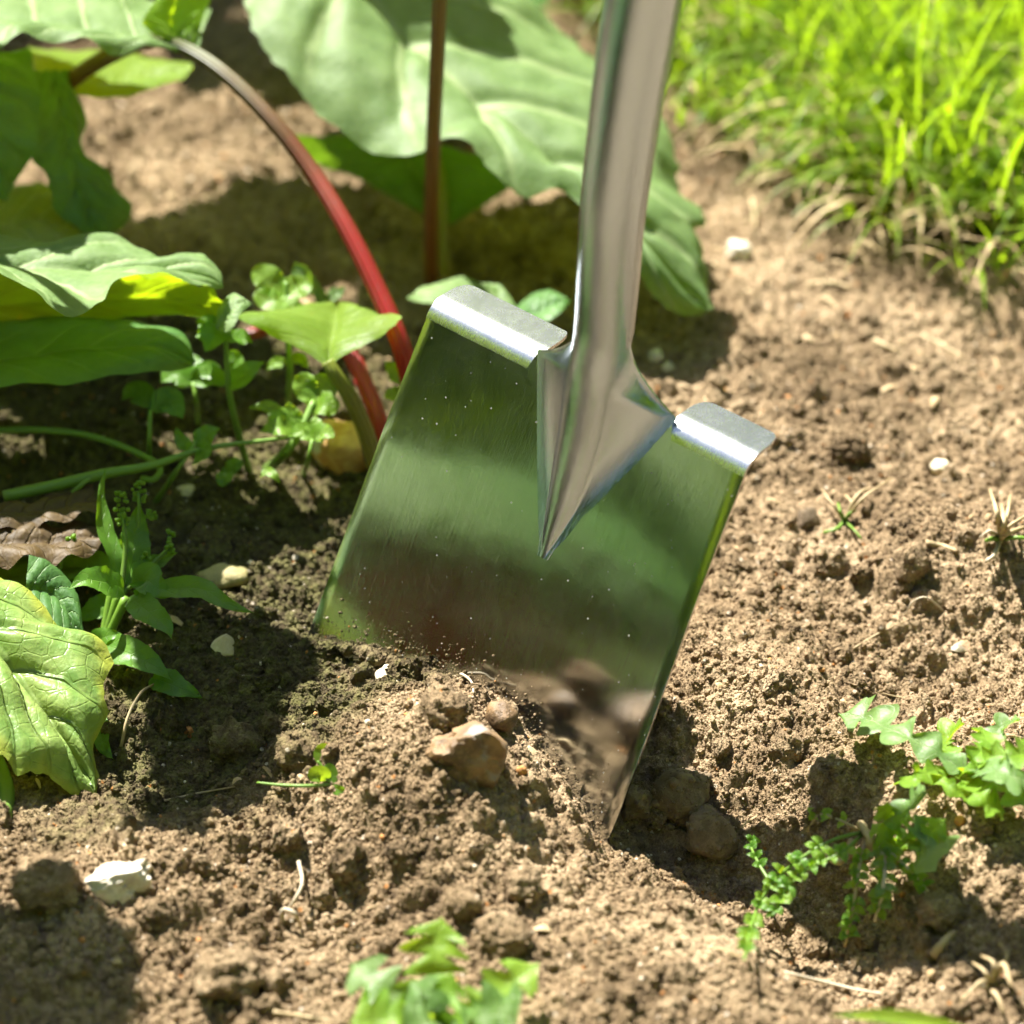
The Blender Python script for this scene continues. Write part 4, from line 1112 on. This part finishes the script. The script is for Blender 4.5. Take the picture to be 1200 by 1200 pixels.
# --- young weeds behind, between rhubarb stalks and shade
def seedling(name, root, stem, rads, leaves, mat, label, cat='weed', smat=None, up=(0, -.5, .85)):
    e = empty(name, root, label, cat)
    if stem: tube('stem', [root] + [P(*q) for q in stem], rads, smat or M_GST, e, 8)
    for k, L_ in enumerate(leaves):
        mid, hw = L_[0], L_[1]; pr = L_[2] if len(L_) > 2 else prof_ovate
        strip_leaf('leaf', mid, hw, pr, L_[3] if len(L_) > 3 else mat, e, L_[4] if len(L_) > 4 else up, 18, 4, 0.2, 0.0006, k + 1.5)
    return e
seedling('seedling', G(292, 555), [(280, 510, .12), (268, 455, .105), (265, 400, .10), (264, 380, .10)], [0.0022, 0.0017, 0.001],
         [([(266, 455, .105), (285, 440, .10), (298, 430, .10), (310, 425, .10)], .006), ([(265, 450, .105), (245, 440, .11), (232, 440, .11), (222, 446, .11)], .006),
          ([(265, 400, .10), (245, 385, .11), (238, 378, .11), (230, 375, .11)], .009), ([(265, 400, .10), (280, 395, .105), (288, 398, .105), (296, 402, .105)], .005),
          ([(268, 410, .12), (275, 425, .12), (272, 432, .12), (262, 436, .12)], .005), ([(264, 385, .10), (252, 392, .09), (246, 402, .088), (240, 412, .088)], .008)],
         M_WEED, 'upright green seedling with paired leaves beside the yellow rhubarb leaf')
seedling('seedling', G(336, 500), [(340, 440, .15), (338, 400, .145), (336, 350, .145), (335, 330, .145)], [0.0022, 0.0018, 0.0014],
         [([(335, 345, .145), (320, 335, .145), (310, 325, .145), (294, 318, .145)], .0085, prof_round), ([(336, 350, .145), (325, 352, .14), (312, 350, .14), (298, 342, .14)], .007, prof_round),
          ([(336, 350, .145), (345, 340, .15), (352, 335, .15), (360, 325, .15)], .008, prof_round), ([(335, 345, .145), (340, 358, .14), (348, 362, .14), (356, 358, .14)], .006, prof_round),
          ([(338, 425, .15), (325, 425, .15), (318, 428, .15), (312, 434, .15)], .0035), ([(338, 425, .15), (350, 420, .15), (356, 424, .15), (362, 432, .15)], .0035)],
         M_LIME, 'lime seedling with round leaves standing above the yellow rhubarb leaf')
seedling('seedling', G(384, 372), [(375, 355, .17), (362, 330, .17)], [0.002, 0.0014],
         [([(385, 355, .17), (370, 340, .165), (355, 325, .16), (345, 308, .16)], .0065, lobed(6, .35)), ([(385, 352, .17), (392, 345, .17), (398, 342, .17), (404, 336, .17)], .004)],
         M_THIST, 'crinkled grey-green young leaf poking up over the yellow leaf')
seedling('seedling', G(312, 552), [(335, 530, .10), (352, 505, .10), (368, 470, .105)], [0.003, 0.0028, 0.002],
         [([(366, 480, .105), (372, 465, .105), (380, 452, .105), (388, 440, .105)], .009, prof_round), ([(368, 470, .105), (360, 458, .105), (358, 448, .105), (360, 436, .105)], .007, prof_round),
          ([(366, 480, .105), (380, 475, .10), (388, 478, .10), (394, 484, .10)], .006, prof_round), ([(350, 505, .10), (335, 492, .10), (325, 488, .10), (312, 494, .10)], .006),
          ([(350, 505, .10), (330, 500, .09), (318, 502, .09), (304, 506, .09)], .006), ([(340, 500, .10), (320, 480, .11), (308, 476, .11), (292, 478, .11)], .004, prof_lance),
          ([(352, 500, .10), (344, 490, .10), (340, 480, .10), (338, 470, .10)], .005)],
         M_LIME, 'bright lime weed with bent thick stem left of the orange stone')
seedling('seedling', G(318, 560), None, None, [([(328, 566, .075), (320, 556, .075), (312, 552, .078), (305, 560, .075)], .0025, prof_lance)], M_LIME, 'small curled lime sprout on lit soil below the lime weed')
seedling('seedling', G(262, 560), [(262, 550, .10)], [0.001, 0.001], [([(264, 552, .10), (272, 548, .10), (278, 546, .10), (284, 548, .10)], .0045, prof_round), ([(262, 552, .10), (264, 556, .095), (262, 562, .09), (260, 570, .088)], .0045, prof_round)],
         M_WEED, 'two-leaved seedling in shade below the upright seedling')
seedling('seedling', G(475, 448), None, None, [([(478, 448, .13), (468, 440, .13), (460, 432, .13), (450, 424, .13)], .006), ([(478, 455, .125), (468, 460, .12), (460, 463, .12), (450, 464, .12)], .0045, prof_round)],
         M_LIME, 'small green leaves between the red stalk and the blade edge')
seedling('vine_weed', G(182, 590), [(205, 555, .08), (225, 525, .08), (240, 500, .085)], [0.0016, 0.0014, 0.001],
         [([(228, 522, .08), (240, 512, .08), (248, 506, .08), (258, 502, .08)], .006), ([(225, 528, .08), (215, 520, .085), (210, 512, .085), (206, 500, .085)], .004),
          ([(230, 525, .08), (240, 528, .075), (235, 535, .075), (225, 545, .075)], .004)], M_WEED, 'thin leaning green stem with small leaves in the left shade')
seedling('vine_weed', G(175, 545), [(175, 520, .10), (176, 480, .10)], [0.0014, 0.0012], [([(176, 480, .10), (195, 470, .10), (205, 478, .095), (215, 492, .09)], .008), ([(176, 478, .10), (165, 462, .11), (155, 458, .11), (142, 470, .11)], .007, prof_ovate)],
         M_RHD, 'dark drooping leaf pair on a thin stem in the left shade')
seedling('seedling', G(356, 560), [(362, 535, .09), (366, 515, .09)], [0.0014, 0.001], [([(366, 516, .09), (376, 508, .09), (384, 508, .088), (392, 514, .086)], .0055), ([(366, 516, .09), (356, 506, .092), (348, 506, .092), (340, 514, .09)], .005), ([(366, 518, .09), (368, 506, .092), (370, 496, .094), (368, 486, .096)], .005)],
         M_LIME, 'small three-leaved lime seedling just left of the orange stone')
seedling('seedling', G(232, 500), [(230, 470, .135), (226, 448, .135)], [0.0016, 0.001], [([(226, 450, .135), (212, 440, .135), (200, 440, .135), (188, 448, .13)], .008), ([(226, 450, .135), (240, 440, .135), (250, 442, .135), (262, 452, .13)], .008), ([(226, 452, .135), (224, 436, .14), (220, 424, .145), (212, 412, .15)], .008)],
         M_WEED, 'broad-leaved green seedling under the low rhubarb leaf')
vt = empty('creeping_stem', G(8, 580), 'thick pale green stem creeping across the left shade', 'stem')
tube('stem', pts([(4, 582, .06), (60, 570, .065), (120, 556, .07), (180, 545, .075), (240, 526, .08), (345, 512, .09)]), [0.0032, 0.003, 0.0018, 0.0008], M_GST, vt, 10, 30)
tube('stem', pts([(-5, 505, .10), (50, 504, .10), (110, 512, .10), (170, 535, .095), (188, 550, .085), (180, 562, .08), (165, 560, .08)]), [0.002, 0.0018, 0.0016], M_GST, vt, 8, 40)
tube('stem', pts([(85, 578, .065), (98, 566, .065), (112, 556, .07)]), [0.0015, 0.0013], M_GST, vt, 8, 12)

# --- brown dead leaves in the left shade
for k, (mid, L_, R_, lab) in enumerate([
        ([(-40, 615, .05), (10, 606, .05), (60, 600, .055), (112, 585, .06)], [(-40, 590, .07), (10, 594, .065), (60, 586, .07), (110, 570, .075)], [(-40, 640, .03), (15, 624, .035), (70, 618, .04), (118, 600, .045)], 'upper curled brown dead leaf lying in the left shade'),
        ([(-40, 645, .03), (20, 640, .03), (70, 636, .035), (118, 630, .04)], [(-40, 625, .05), (20, 622, .045), (70, 616, .05), (116, 612, .055)], [(-40, 668, .01), (20, 660, .015), (70, 655, .02), (120, 642, .03)], 'lower brown dead leaf behind the leafy weed')]):
    e = empty('dead_leaf', G(40, 630 + 20 * k), lab, 'dead leaf')
    patch_leaf('leaf_blade', mid, L_, R_, M_BROWN, e, 26, 8, 0.004, 0.004, 40, wave=0.003, seed=40.0 + k)

# --- small seedling on the mound
sd = empty('seedling', G(384, 918), 'tiny three-stemmed clover-like seedling on the mound left of the flint', 'seedling')
b0 = G(388, 922, 0.001)
def off(px, py, dd=0.0, lift=0.0):
    d0 = (b0 - CAM) @ FW - DIST
    return P(px, py, d0 + dd)
tube('stem', [b0, off(384, 912), off(378, 900), off(372, 892)], [0.0009, 0.0007], M_GST, sd, 6)
tube('stem', [b0, off(384, 905, .005), off(382, 890, .005)], [0.0009, 0.0007], M_GST, sd, 6)
tube('stem', [b0, off(360, 921, -.004), off(330, 920, -.002), off(301, 917, 0)], [0.0009, 0.0008, 0.0005], M_LIME and M_GST, sd, 6)
strip_leaf('leaf', [b0, off(408, 895, .004), off(424, 868, .008), off(435, 843, .012)], .0012, prof_lance, M_STRAWG, sd, (0, -.7, .6), 14, 2, world=True)
strip_leaf('leaf', [b0, off(405, 905, .0), off(418, 890, .0), off(427, 872, .0)], .0011, prof_lance, M_STRAWG, sd, (0, -.7, .6), 14, 2, world=True)
strip_leaf('leaf', [off(382, 894, .005), off(378, 886, .005), off(380, 880, .006), off(388, 878, .006)], .0042, prof_round, M_LIME, sd, (0, -.8, .5), 14, 4, world=True)
strip_leaf('leaf', [off(383, 914, .0), off(378, 908, -.002), off(370, 908, -.003), off(364, 915, -.004)], .0042, prof_round, M_LIME, sd, (0, -.8, .5), 14, 4, world=True)
strip_leaf('leaf', [off(386, 918, .0), off(388, 910, 0), off(386, 902, 0), off(381, 896, 0)], .0034, prof_round, M_WEED, sd, (0, -.8, .5), 14, 4, world=True)
strip_leaf('leaf', [off(388, 922, -.002), off(394, 925, -.004), off(400, 926, -.005), off(405, 925, -.005)], .0024, prof_round, M_WEED, sd, (0, -.8, .5), 12, 3, world=True)

# --- sow thistles
def gd(px, py, up_px=0.0, lift=0.0):
    """point above the soil seen at (px,py): lift metres over the ground there, shifted so that it still lies at that photo point"""
    r = ray(px, py)
    q = G(px, py)
    t = (q - CAM) @ FW
    return CAM + r * (t - lift / 0.60)
def thistle(name, root, leaves, label, mat=M_THIST):
    e = empty(name, G(*root), label, 'weed')
    for k, (mid, hw, n, deep) in enumerate(leaves):
        w = [gd(px, py, lift=h) for (px, py, h) in mid]
        strip_leaf('leaf', w, hw * 1.15, lobed(n + 2, min(.82, deep + .18), 0.7, 1.25), mat if k % 3 else M_THIST, e, (0.0, -0.35, 0.95), 56, 6, 0.16, 0.0015, k * 1.3, world=True, twist=0.25 * math.sin(k * 2.2))
    return e
thistle('sow_thistle', (1130, 905), [
    ([(1130, 905, .012), (1095, 880, .028), (1050, 858, .032), (1015, 842, .028), (982, 836, .020)], .012, 3, .78),
    ([(1125, 900, .01), (1110, 880, .022), (1110, 862, .03), (1130, 848, .035)], .0085, 4, .55),
    ([(1130, 905, .012), (1140, 890, .03), (1155, 872, .035), (1150, 850, .04)], .007, 4, .55),
    ([(1128, 905, .012), (1160, 900, .03), (1185, 910, .03), (1210, 915, .028)], .010, 4, .5),
    ([(1125, 908, .01), (1150, 930, .02), (1165, 945, .02), (1180, 950, .015)], .009, 4, .5),
    ([(1135, 900, .015), (1165, 885, .03), (1190, 885, .03), (1220, 875, .03)], .008, 4, .55),
    ([(1140, 905, .01), (1180, 925, .02), (1200, 935, .02), (1230, 940, .02)], .009, 4, .5),
    ([(1110, 900, .008), (1085, 905, .018), (1070, 912, .02), (1055, 915, .012)], .007, 3, .55),
    ([(1075, 902, .012), (1100, 915, .014), (1120, 925, .012), (1140, 936, .008)], .0045, 2, .3),
    ([(1150, 900, .02), (1160, 870, .035), (1175, 850, .04), (1195, 845, .045)], .006, 4, .55)],
    'lobed sow thistle spreading at the right edge of the soil', M_LIME)
thistle('sow_thistle', (1065, 985), [
    ([(1060, 985, .008), (1055, 965, .018), (1065, 945, .024), (1085, 930, .03)], .008, 4, .5),
    ([(1060, 985, .008), (1045, 970, .018), (1040, 955, .022), (1040, 938, .026)], .006, 4, .55),
    ([(1060, 985, .008), (1080, 985, .02), (1092, 975, .022), (1108, 960, .022)], .007, 3, .45),
    ([(1065, 985, .008), (1085, 978, .02), (1085, 990, .02), (1075, 1003, .014)], .013, 2, .2),
    ([(1058, 985, .008), (1045, 985, .015), (1035, 978, .018), (1022, 965, .016)], .006, 3, .5),
    ([(1060, 988, .006), (1045, 995, .012), (1038, 985, .014), (1030, 992, .01)], .006, 3, .4)],
    'small rosette of toothed leaves below the right sow thistle', M_LIME)
def fthistle():
    e = empty('sow_thistle', G(515, 1185), 'blurred lobed thistle at the bottom edge in front of the mound', 'weed')
    d = -.20
    for k, (mid, hw, n, deep) in enumerate([
            ([(515, 1200, d), (512, 1160, d - .005), (510, 1115, d - .005), (518, 1075, d)], .0145, 4, .72),
            ([(512, 1205, d), (480, 1180, d - .01), (445, 1155, d - .01), (412, 1130, d)], .012, 3, .6),
            ([(520, 1205, d), (545, 1185, d - .01), (580, 1165, d - .01), (632, 1128, d)], .011, 3, .7),
            ([(505, 1210, d), (470, 1195, d - .02), (440, 1195, d - .02), (410, 1200, d - .02)], .013, 3, .5),
            ([(520, 1210, d), (560, 1195, d - .02), (590, 1190, d - .02), (605, 1200, d - .02)], .014, 3, .4),
            ([(512, 1205, d), (505, 1180, d - .02), (520, 1160, d - .02), (530, 1140, d - .02)], .011, 4, .5),
            ([(512, 1205, d), (490, 1190, d - .02), (500, 1170, d - .025), (480, 1150, d - .02)], .009, 3, .5),
            ([(512, 1215, d - .01), (510, 1200, d - .03), (500, 1200, d - .04), (470, 1215, d - .04)], .014, 3, .4)]):
        strip_leaf('leaf', mid, hw * 1.1, lobed(n + 2, min(.82, deep + .15), 0.7, 1.25), (M_LIME if k in (0, 2, 3, 5) else M_THIST), e, (0, -.45, .9), 44, 5, 0.15, 0.0015, k * 1.7)
fthistle()

# --- trailing weed with small leaflets
tw = empty('trailing_weed', G(1015, 975), 'uprooted trailing weed with tiny paired leaves over the hollow', 'weed')
def runner(path, r, n, hw, mat, smat):
    w = catmull([gd(*q[:2], lift=q[2]) for q in path], 30)
    v, f, uv = tube_data(w, np.linspace(r, r * 0.6, 30), 6)
    mesh_obj('stem', v, f, smat, tw, True, uv)
    for k in range(n):
        t = 0.25 + 0.75 * k / n
        i = min(28, int(t * 29)); p0 = w[i]; T = w[i + 1] - w[i]; T = T / np.linalg.norm(T)
        sd_ = np.cross(T, (0, -.4, .9)); sd_ /= np.linalg.norm(sd_)
        for s in (-1, 1, 0.3):
            dv = sd_ * s * random.uniform(.6, 1.1) + T * random.uniform(.1, .7) + np.array([0, -.1, random.uniform(-.2, .6)])
            dv /= np.linalg.norm(dv)
            L_ = hw * random.uniform(2.2, 3.6)
            strip_leaf('leaf', [p0, p0 + dv * L_ * .5 + np.array([0, 0, .001]), p0 + dv * L_], hw * random.uniform(.8, 1.15), prof_ovate, mat[k % len(mat)], tw, (0.1 * s, -.4, .9), 8, 2, 0.2, 0, k, world=True)
runner([(1012, 975, .012), (975, 985, .03), (940, 1005, .035), (905, 1035, .035), (885, 1070, .03), (872, 1125, .022)], .0010, 15, .0018, [M_LIME, M_LIME, M_WEED], M_GST)
runner([(1010, 978, .012), (985, 1000, .03), (945, 1020, .035), (920, 1045, .03), (905, 1075, .03)], .0010, 11, .0018, [M_LIME, M_WEED, M_LIME], M_GST)
runner([(1015, 980, .01), (1008, 1010, .02), (1000, 1060, .022), (990, 1110, .014)], .0012, 10, .0019, [M_LIME, M_WEED], M_STRAW)
runner([(1018, 980, .01), (1035, 1005, .02), (1035, 1040, .022), (1025, 1080, .015)], .0013, 9, .0022, [M_LIME, M_THIST], M_ROOT)
runner([(1025, 990, .012), (1050, 1005, .018), (1070, 1025, .016), (1088, 1045, .010)], .0010, 8, .0018, [M_LIME, M_WEED], M_ROOT)
runner([(1005, 972, .012), (980, 960, .02), (960, 955, .022), (945, 975, .02)], .0010, 6, .0017, [M_LIME, M_BROWN], M_STRAW)
runner([(900, 1030, .03), (888, 1010, .03), (880, 990, .025), (884, 978, .02)], .0008, 4, .0015, [M_WEED], M_GST)
for k, q in enumerate([[(1010, 968, .012), (1018, 985, .014), (1005, 1000, .012), (970, 1003, .012)], [(1020, 978, .012), (1034, 990, .014), (1040, 1015, .01)], [(1008, 965, .014), (1020, 985, .016), (1022, 1005, .01)], [(1000, 985, .014), (985, 1010, .016), (960, 1000, .012)]]):
    w = catmull([gd(*a[:2], lift=a[2]) for a in q], 16); v, f, uv = tube_data(w, np.linspace(.0021, .001, 16), 7, 0.1)
    mesh_obj('root', v, f, M_STRAW, tw, True, uv)

# --- grass blade crossing the bottom edge
gb = empty('couch_grass', G(1130, 1195), 'single bright grass blade crossing the bottom edge at right', 'grass')
strip_leaf('leaf', [P(1160, 1215, -.24), P(1080, 1196, -.24), P(1020, 1190, -.24), P(972, 1190, -.24)], .0032, prof_lance, M_STRAWG, gb, (0, -.5, .8), 20, 3, world=True)

# --- dried tufts
def tuft(root, label, blades, cat='grass tuft'):
    e = empty('grass_tuft', G(*root), label, cat)
    for k, (a, h, b, r, m) in enumerate(blades):
        p0 = G(*root)
        p1 = gd(*a, lift=h); p2 = gd(*b, lift=h * 0.8)
        w = catmull([p0, p1, p2], 10); v, f, uv = tube_data(w, np.linspace(r, r * 0.5, 10), 6, 0.15)
        mesh_obj('blade', v, f, m, e, True, uv)
tuft((990, 612), 'small tuft of green and dry grass right of the blade', [((985, 600), .012, (982, 590), .0012, M_GST), ((995, 602), .01, (1002, 598), .0012, M_GST), ((980, 620), .004, (965, 624), .0016, M_GST),
     ((1010, 585), .02, (1045, 560), .001, M_STRAW), ((975, 590), .012, (962, 572), .001, M_STRAW), ((1005, 580), .014, (1020, 572), .0014, M_STRAW), ((1000, 620), .006, (1010, 632), .001, M_GST), ((998, 590), .012, (990, 580), .0012, M_STRAW)])
tuft((1172, 632), 'dry straw-coloured grass stump at the right edge', [((1168, 600), .03, (1160, 574), .0016, M_STRAW), ((1180, 605), .03, (1184, 580), .0013, M_STRAW), ((1185, 615), .02, (1210, 600), .0012, M_STRAW), ((1165, 650), .006, (1155, 658), .0016, M_ROOT),
     ((1160, 632), .008, (1155, 634), .0018, M_GST), ((1190, 630), .012, (1215, 632), .0016, M_GST), ((1180, 625), .012, (1200, 618), .002, M_STRAW), ((1160, 622), .012, (1148, 630), .001, M_ROOT), ((1176, 612), .02, (1174, 592), .002, M_STRAW)])
tuft((1160, 1160), 'bleached dry root tangle at the lower right', [((1150, 1150), .012, (1125, 1175), .0013, M_STRAW), ((1165, 1130), .015, (1150, 1120), .0014, M_STRAW), ((1175, 1130), .015, (1185, 1155), .0016, M_STRAW),
     ((1155, 1140), .012, (1140, 1128), .0012, M_STRAW), ((1170, 1170), .008, (1176, 1190), .0013, M_STRAW), ((1180, 1120), .012, (1170, 1105), .001, M_STRAW), ((1150, 1155), .01, (1135, 1160), .0012, M_ROOT)], 'roots')

# --- straw, twigs and roots lying about
def straw(path, r, label, mat=M_STRAW, cat='straw', lift=0.001, name='straw'):
    w = catmull([gd(px, py, lift=lift + (q[0] if q else 0)) for px, py, *q in path], 14)
    v, f, uv = tube_data(w, np.linspace(r, r * 0.55, 14), 6, 0.08)
    tag(mesh_obj(name, v, f, mat, None, True, uv), label, cat)
straw([(533, 788, .004), (545, 792, .01), (553, 800, .010), (555, 812, .002)], .0009, 'curled white rootlet standing against the blade', M_ROOT, 'root', name='root')
straw([(1085, 636), (1105, 640), (1122, 646)], .0018, 'short straw piece below the open ground at right')
straw([(1018, 396), (1035, 404), (1052, 412)], .002, 'pale blurred straw in front of the lawn edge')
straw([(1080, 395), (1100, 402), (1130, 420)], .002, 'thin blurred straw lying towards the right edge')
straw([(945, 335), (975, 332), (998, 338)], .0022, 'broad pale straw near the lawn edge')
straw([(880, 232), (884, 250), (884, 268)], .0018, 'upright pale straw stub by the lawn corner')
straw([(350, 1010, .003), (354, 1035, .008), (345, 1055, .008), (338, 1065, .002)], .0010, 'curled pale rootlet on the soil lower left of the mound', M_ROOT, 'root', name='root')
straw([(330, 1082, .002), (332, 1066, .008), (345, 1070, .008), (352, 1085, .001)], .0012, 'looped pale root end below the curled rootlet', M_ROOT, 'root', name='root')
straw([(320, 1186), (360, 1192), (410, 1198)], .0011, 'thin straw lying along the bottom edge')
straw([(185, 940), (230, 930), (275, 922)], .0006, 'fine straw lying in the shade left of the seedling')
straw([(920, 1140, .004), (970, 1152, .006), (1015, 1162, .006), (1050, 1166, .002)], .0010, 'thin pale root crossing the dark hollow at the bottom', M_ROOT, 'root', name='root')
straw([(142, 875, .002), (150, 840, .008), (165, 812, .01), (180, 802, .006)], .0010, 'tan bent stem arching below the leafy weed')
straw([(1105, 715, .001), (1085, 700, .006), (1070, 705, .006), (1060, 722, .001)], .0006, 'fine looped root on the soil ridge at right', M_ROOT, 'root', name='root')
straw([(1180, 862), (1200, 865), (1220, 868)], .001, 'straw behind the right sow thistle')
straw([(1095, 1120, .003), (1105, 1105, .006), (1118, 1092, .003)], .0024, 'broad pale dry blade right of the trailing weed')
straw([(1095, 818), (1060, 818), (1010, 806)], .0005, 'hair-thin straw above the sow thistle leaf')
straw([(1000, 760), (1030, 742), (1060, 728)], .0006, 'thin straw lying on open soil mid right')
straw([(395, 1078), (420, 1070), (444, 1060)], .0007, 'thin straw left of the front clods')
straw([(636, 860, .002), (634, 850, .008), (628, 842, .01)], .0005, 'fine white rootlet at the blade right of the flint', M_ROOT, 'root', name='root')
# fallen dry leaf chips in the distance on the soil
M_CHIP = leaf_material('dry_chip', (0.40, 0.27, 0.13), (0.55, 0.42, 0.24), (0.5, 0.4, 0.25), (0.5, 0.35, 0.15), 3, tw=0.15, gloss=0.7)
def litter():
    V, F, UV = [], [], []
    for k in range(420):
        x = random.uniform(-.36, .36); y = 0.28 + random.random() * 0.5
        if random.random() < 0.12: y = random.uniform(-.22, .3)
        z = float(hz(x, y)) + 0.0015
        a = random.uniform(0, 6.28); L_ = random.choice([.003, .004, .005, .008, .014]); w = random.uniform(.0005, .002)
        d = np.array([math.cos(a), math.sin(a), random.uniform(-.15, .3)]); s = np.array([-math.sin(a), math.cos(a), random.uniform(-.3, .3)])
        c = np.array([x, y, z]); b = len(V)
        for t in range(4):
            for sg in (-1, 0, 1):
                V.append(c + d * L_ * (t / 3 - .5) + s * w * sg * (0.5, 1, .9, .3)[t] + np.array([0, 0, .001 * (1 - abs(sg)) + .002 * math.sin(t)])); UV.append((.5 + .4 * sg, t / 3))
        for t in range(3):
            for i in range(2): F.append((b + t * 3 + i, b + t * 3 + i + 1, b + t * 3 + i + 4, b + t * 3 + i + 3))
    tag(mesh_obj('plant_litter', V, F, M_CHIP, None, True, UV), 'scattered dry plant litter and straw bits over the far soil', 'litter', kind='stuff')
litter()

# ------------------------------------------------------------------ lawn grass
def grass():
    V, F, UV = [], [], []
    def blade(x, y, z, L_, w, az, lean, seg=5):
        b = len(V)
        d = np.array([math.cos(az), math.sin(az), 0.0]); s = np.array([-d[1], d[0], 0.0])
        p = np.array([x, y, z]); th = lean * 0.35
        for k in range(seg + 1):
            t = k / seg
            ww = w * (1 - t**1.8) + 0.0001
            V.append(p - s * ww); V.append(p + s * ww); UV.append((.1, t)); UV.append((.9, t))
            th = lean * (0.3 + 0.95 * t)
            p = p + (d * math.sin(th) + np.array([0, 0, math.cos(th)])) * (L_ / seg)
            p[2] = max(p[2], 0.006)
        for k in range(seg):
            a = b + 2 * k; F.append((a, a + 1, a + 3, a + 2))
    def patch(n_max, w0, w1, h0, h1, lean0, lean1, edge, dens):
        x = rng.uniform(-.2, .75, n_max * 12); y = rng.uniform(.22, 1.7, n_max * 12)
        sd_ = lawn_side(x, y)
        cl = vn(x, y, 17, 201) + 0.6 * vn(x, y, 43, 203)
        ok = (sd_ >= edge + 0.16 * cl) & (rng.random(len(x)) < dens + 0.9 * cl + np.minimum(0.5, sd_ * 3))
        x, y, sd_, cl = [a[ok][:n_max] for a in (x, y, sd_, cl)]
        for x_, y_, s_, c_ in zip(x, y, sd_, cl):
            h = random.uniform(h0, h1) * (1 + 0.5 * c_) * (0.65 + min(0.5, max(0, s_) * 4))
            blade(x_, y_, 0.008, h, random.uniform(w0, w1), random.gauss(-2.2, 1.1), random.uniform(lean0, lean1))
    patch(19000, .0008, .0023, .05, .135, .6, 2.2, -0.01, .5)
    o = mesh_obj('lawn_grass', V, F, M_STRAWG, None, True, UV)
    tag(o, 'bright green blurred lawn grass behind the bed at the upper right', 'grass', kind='stuff')
    V.clear(); F.clear(); UV.clear()
    patch(3400, .0006, .0018, .04, .11, 1.2, 2.5, -0.06, .6)
    o = mesh_obj('dry_grass', V, F, M_CHIP, None, True, UV)
    tag(o, 'bleached dry grass blades mixed into the lawn and its edge', 'grass', kind='stuff')
grass()
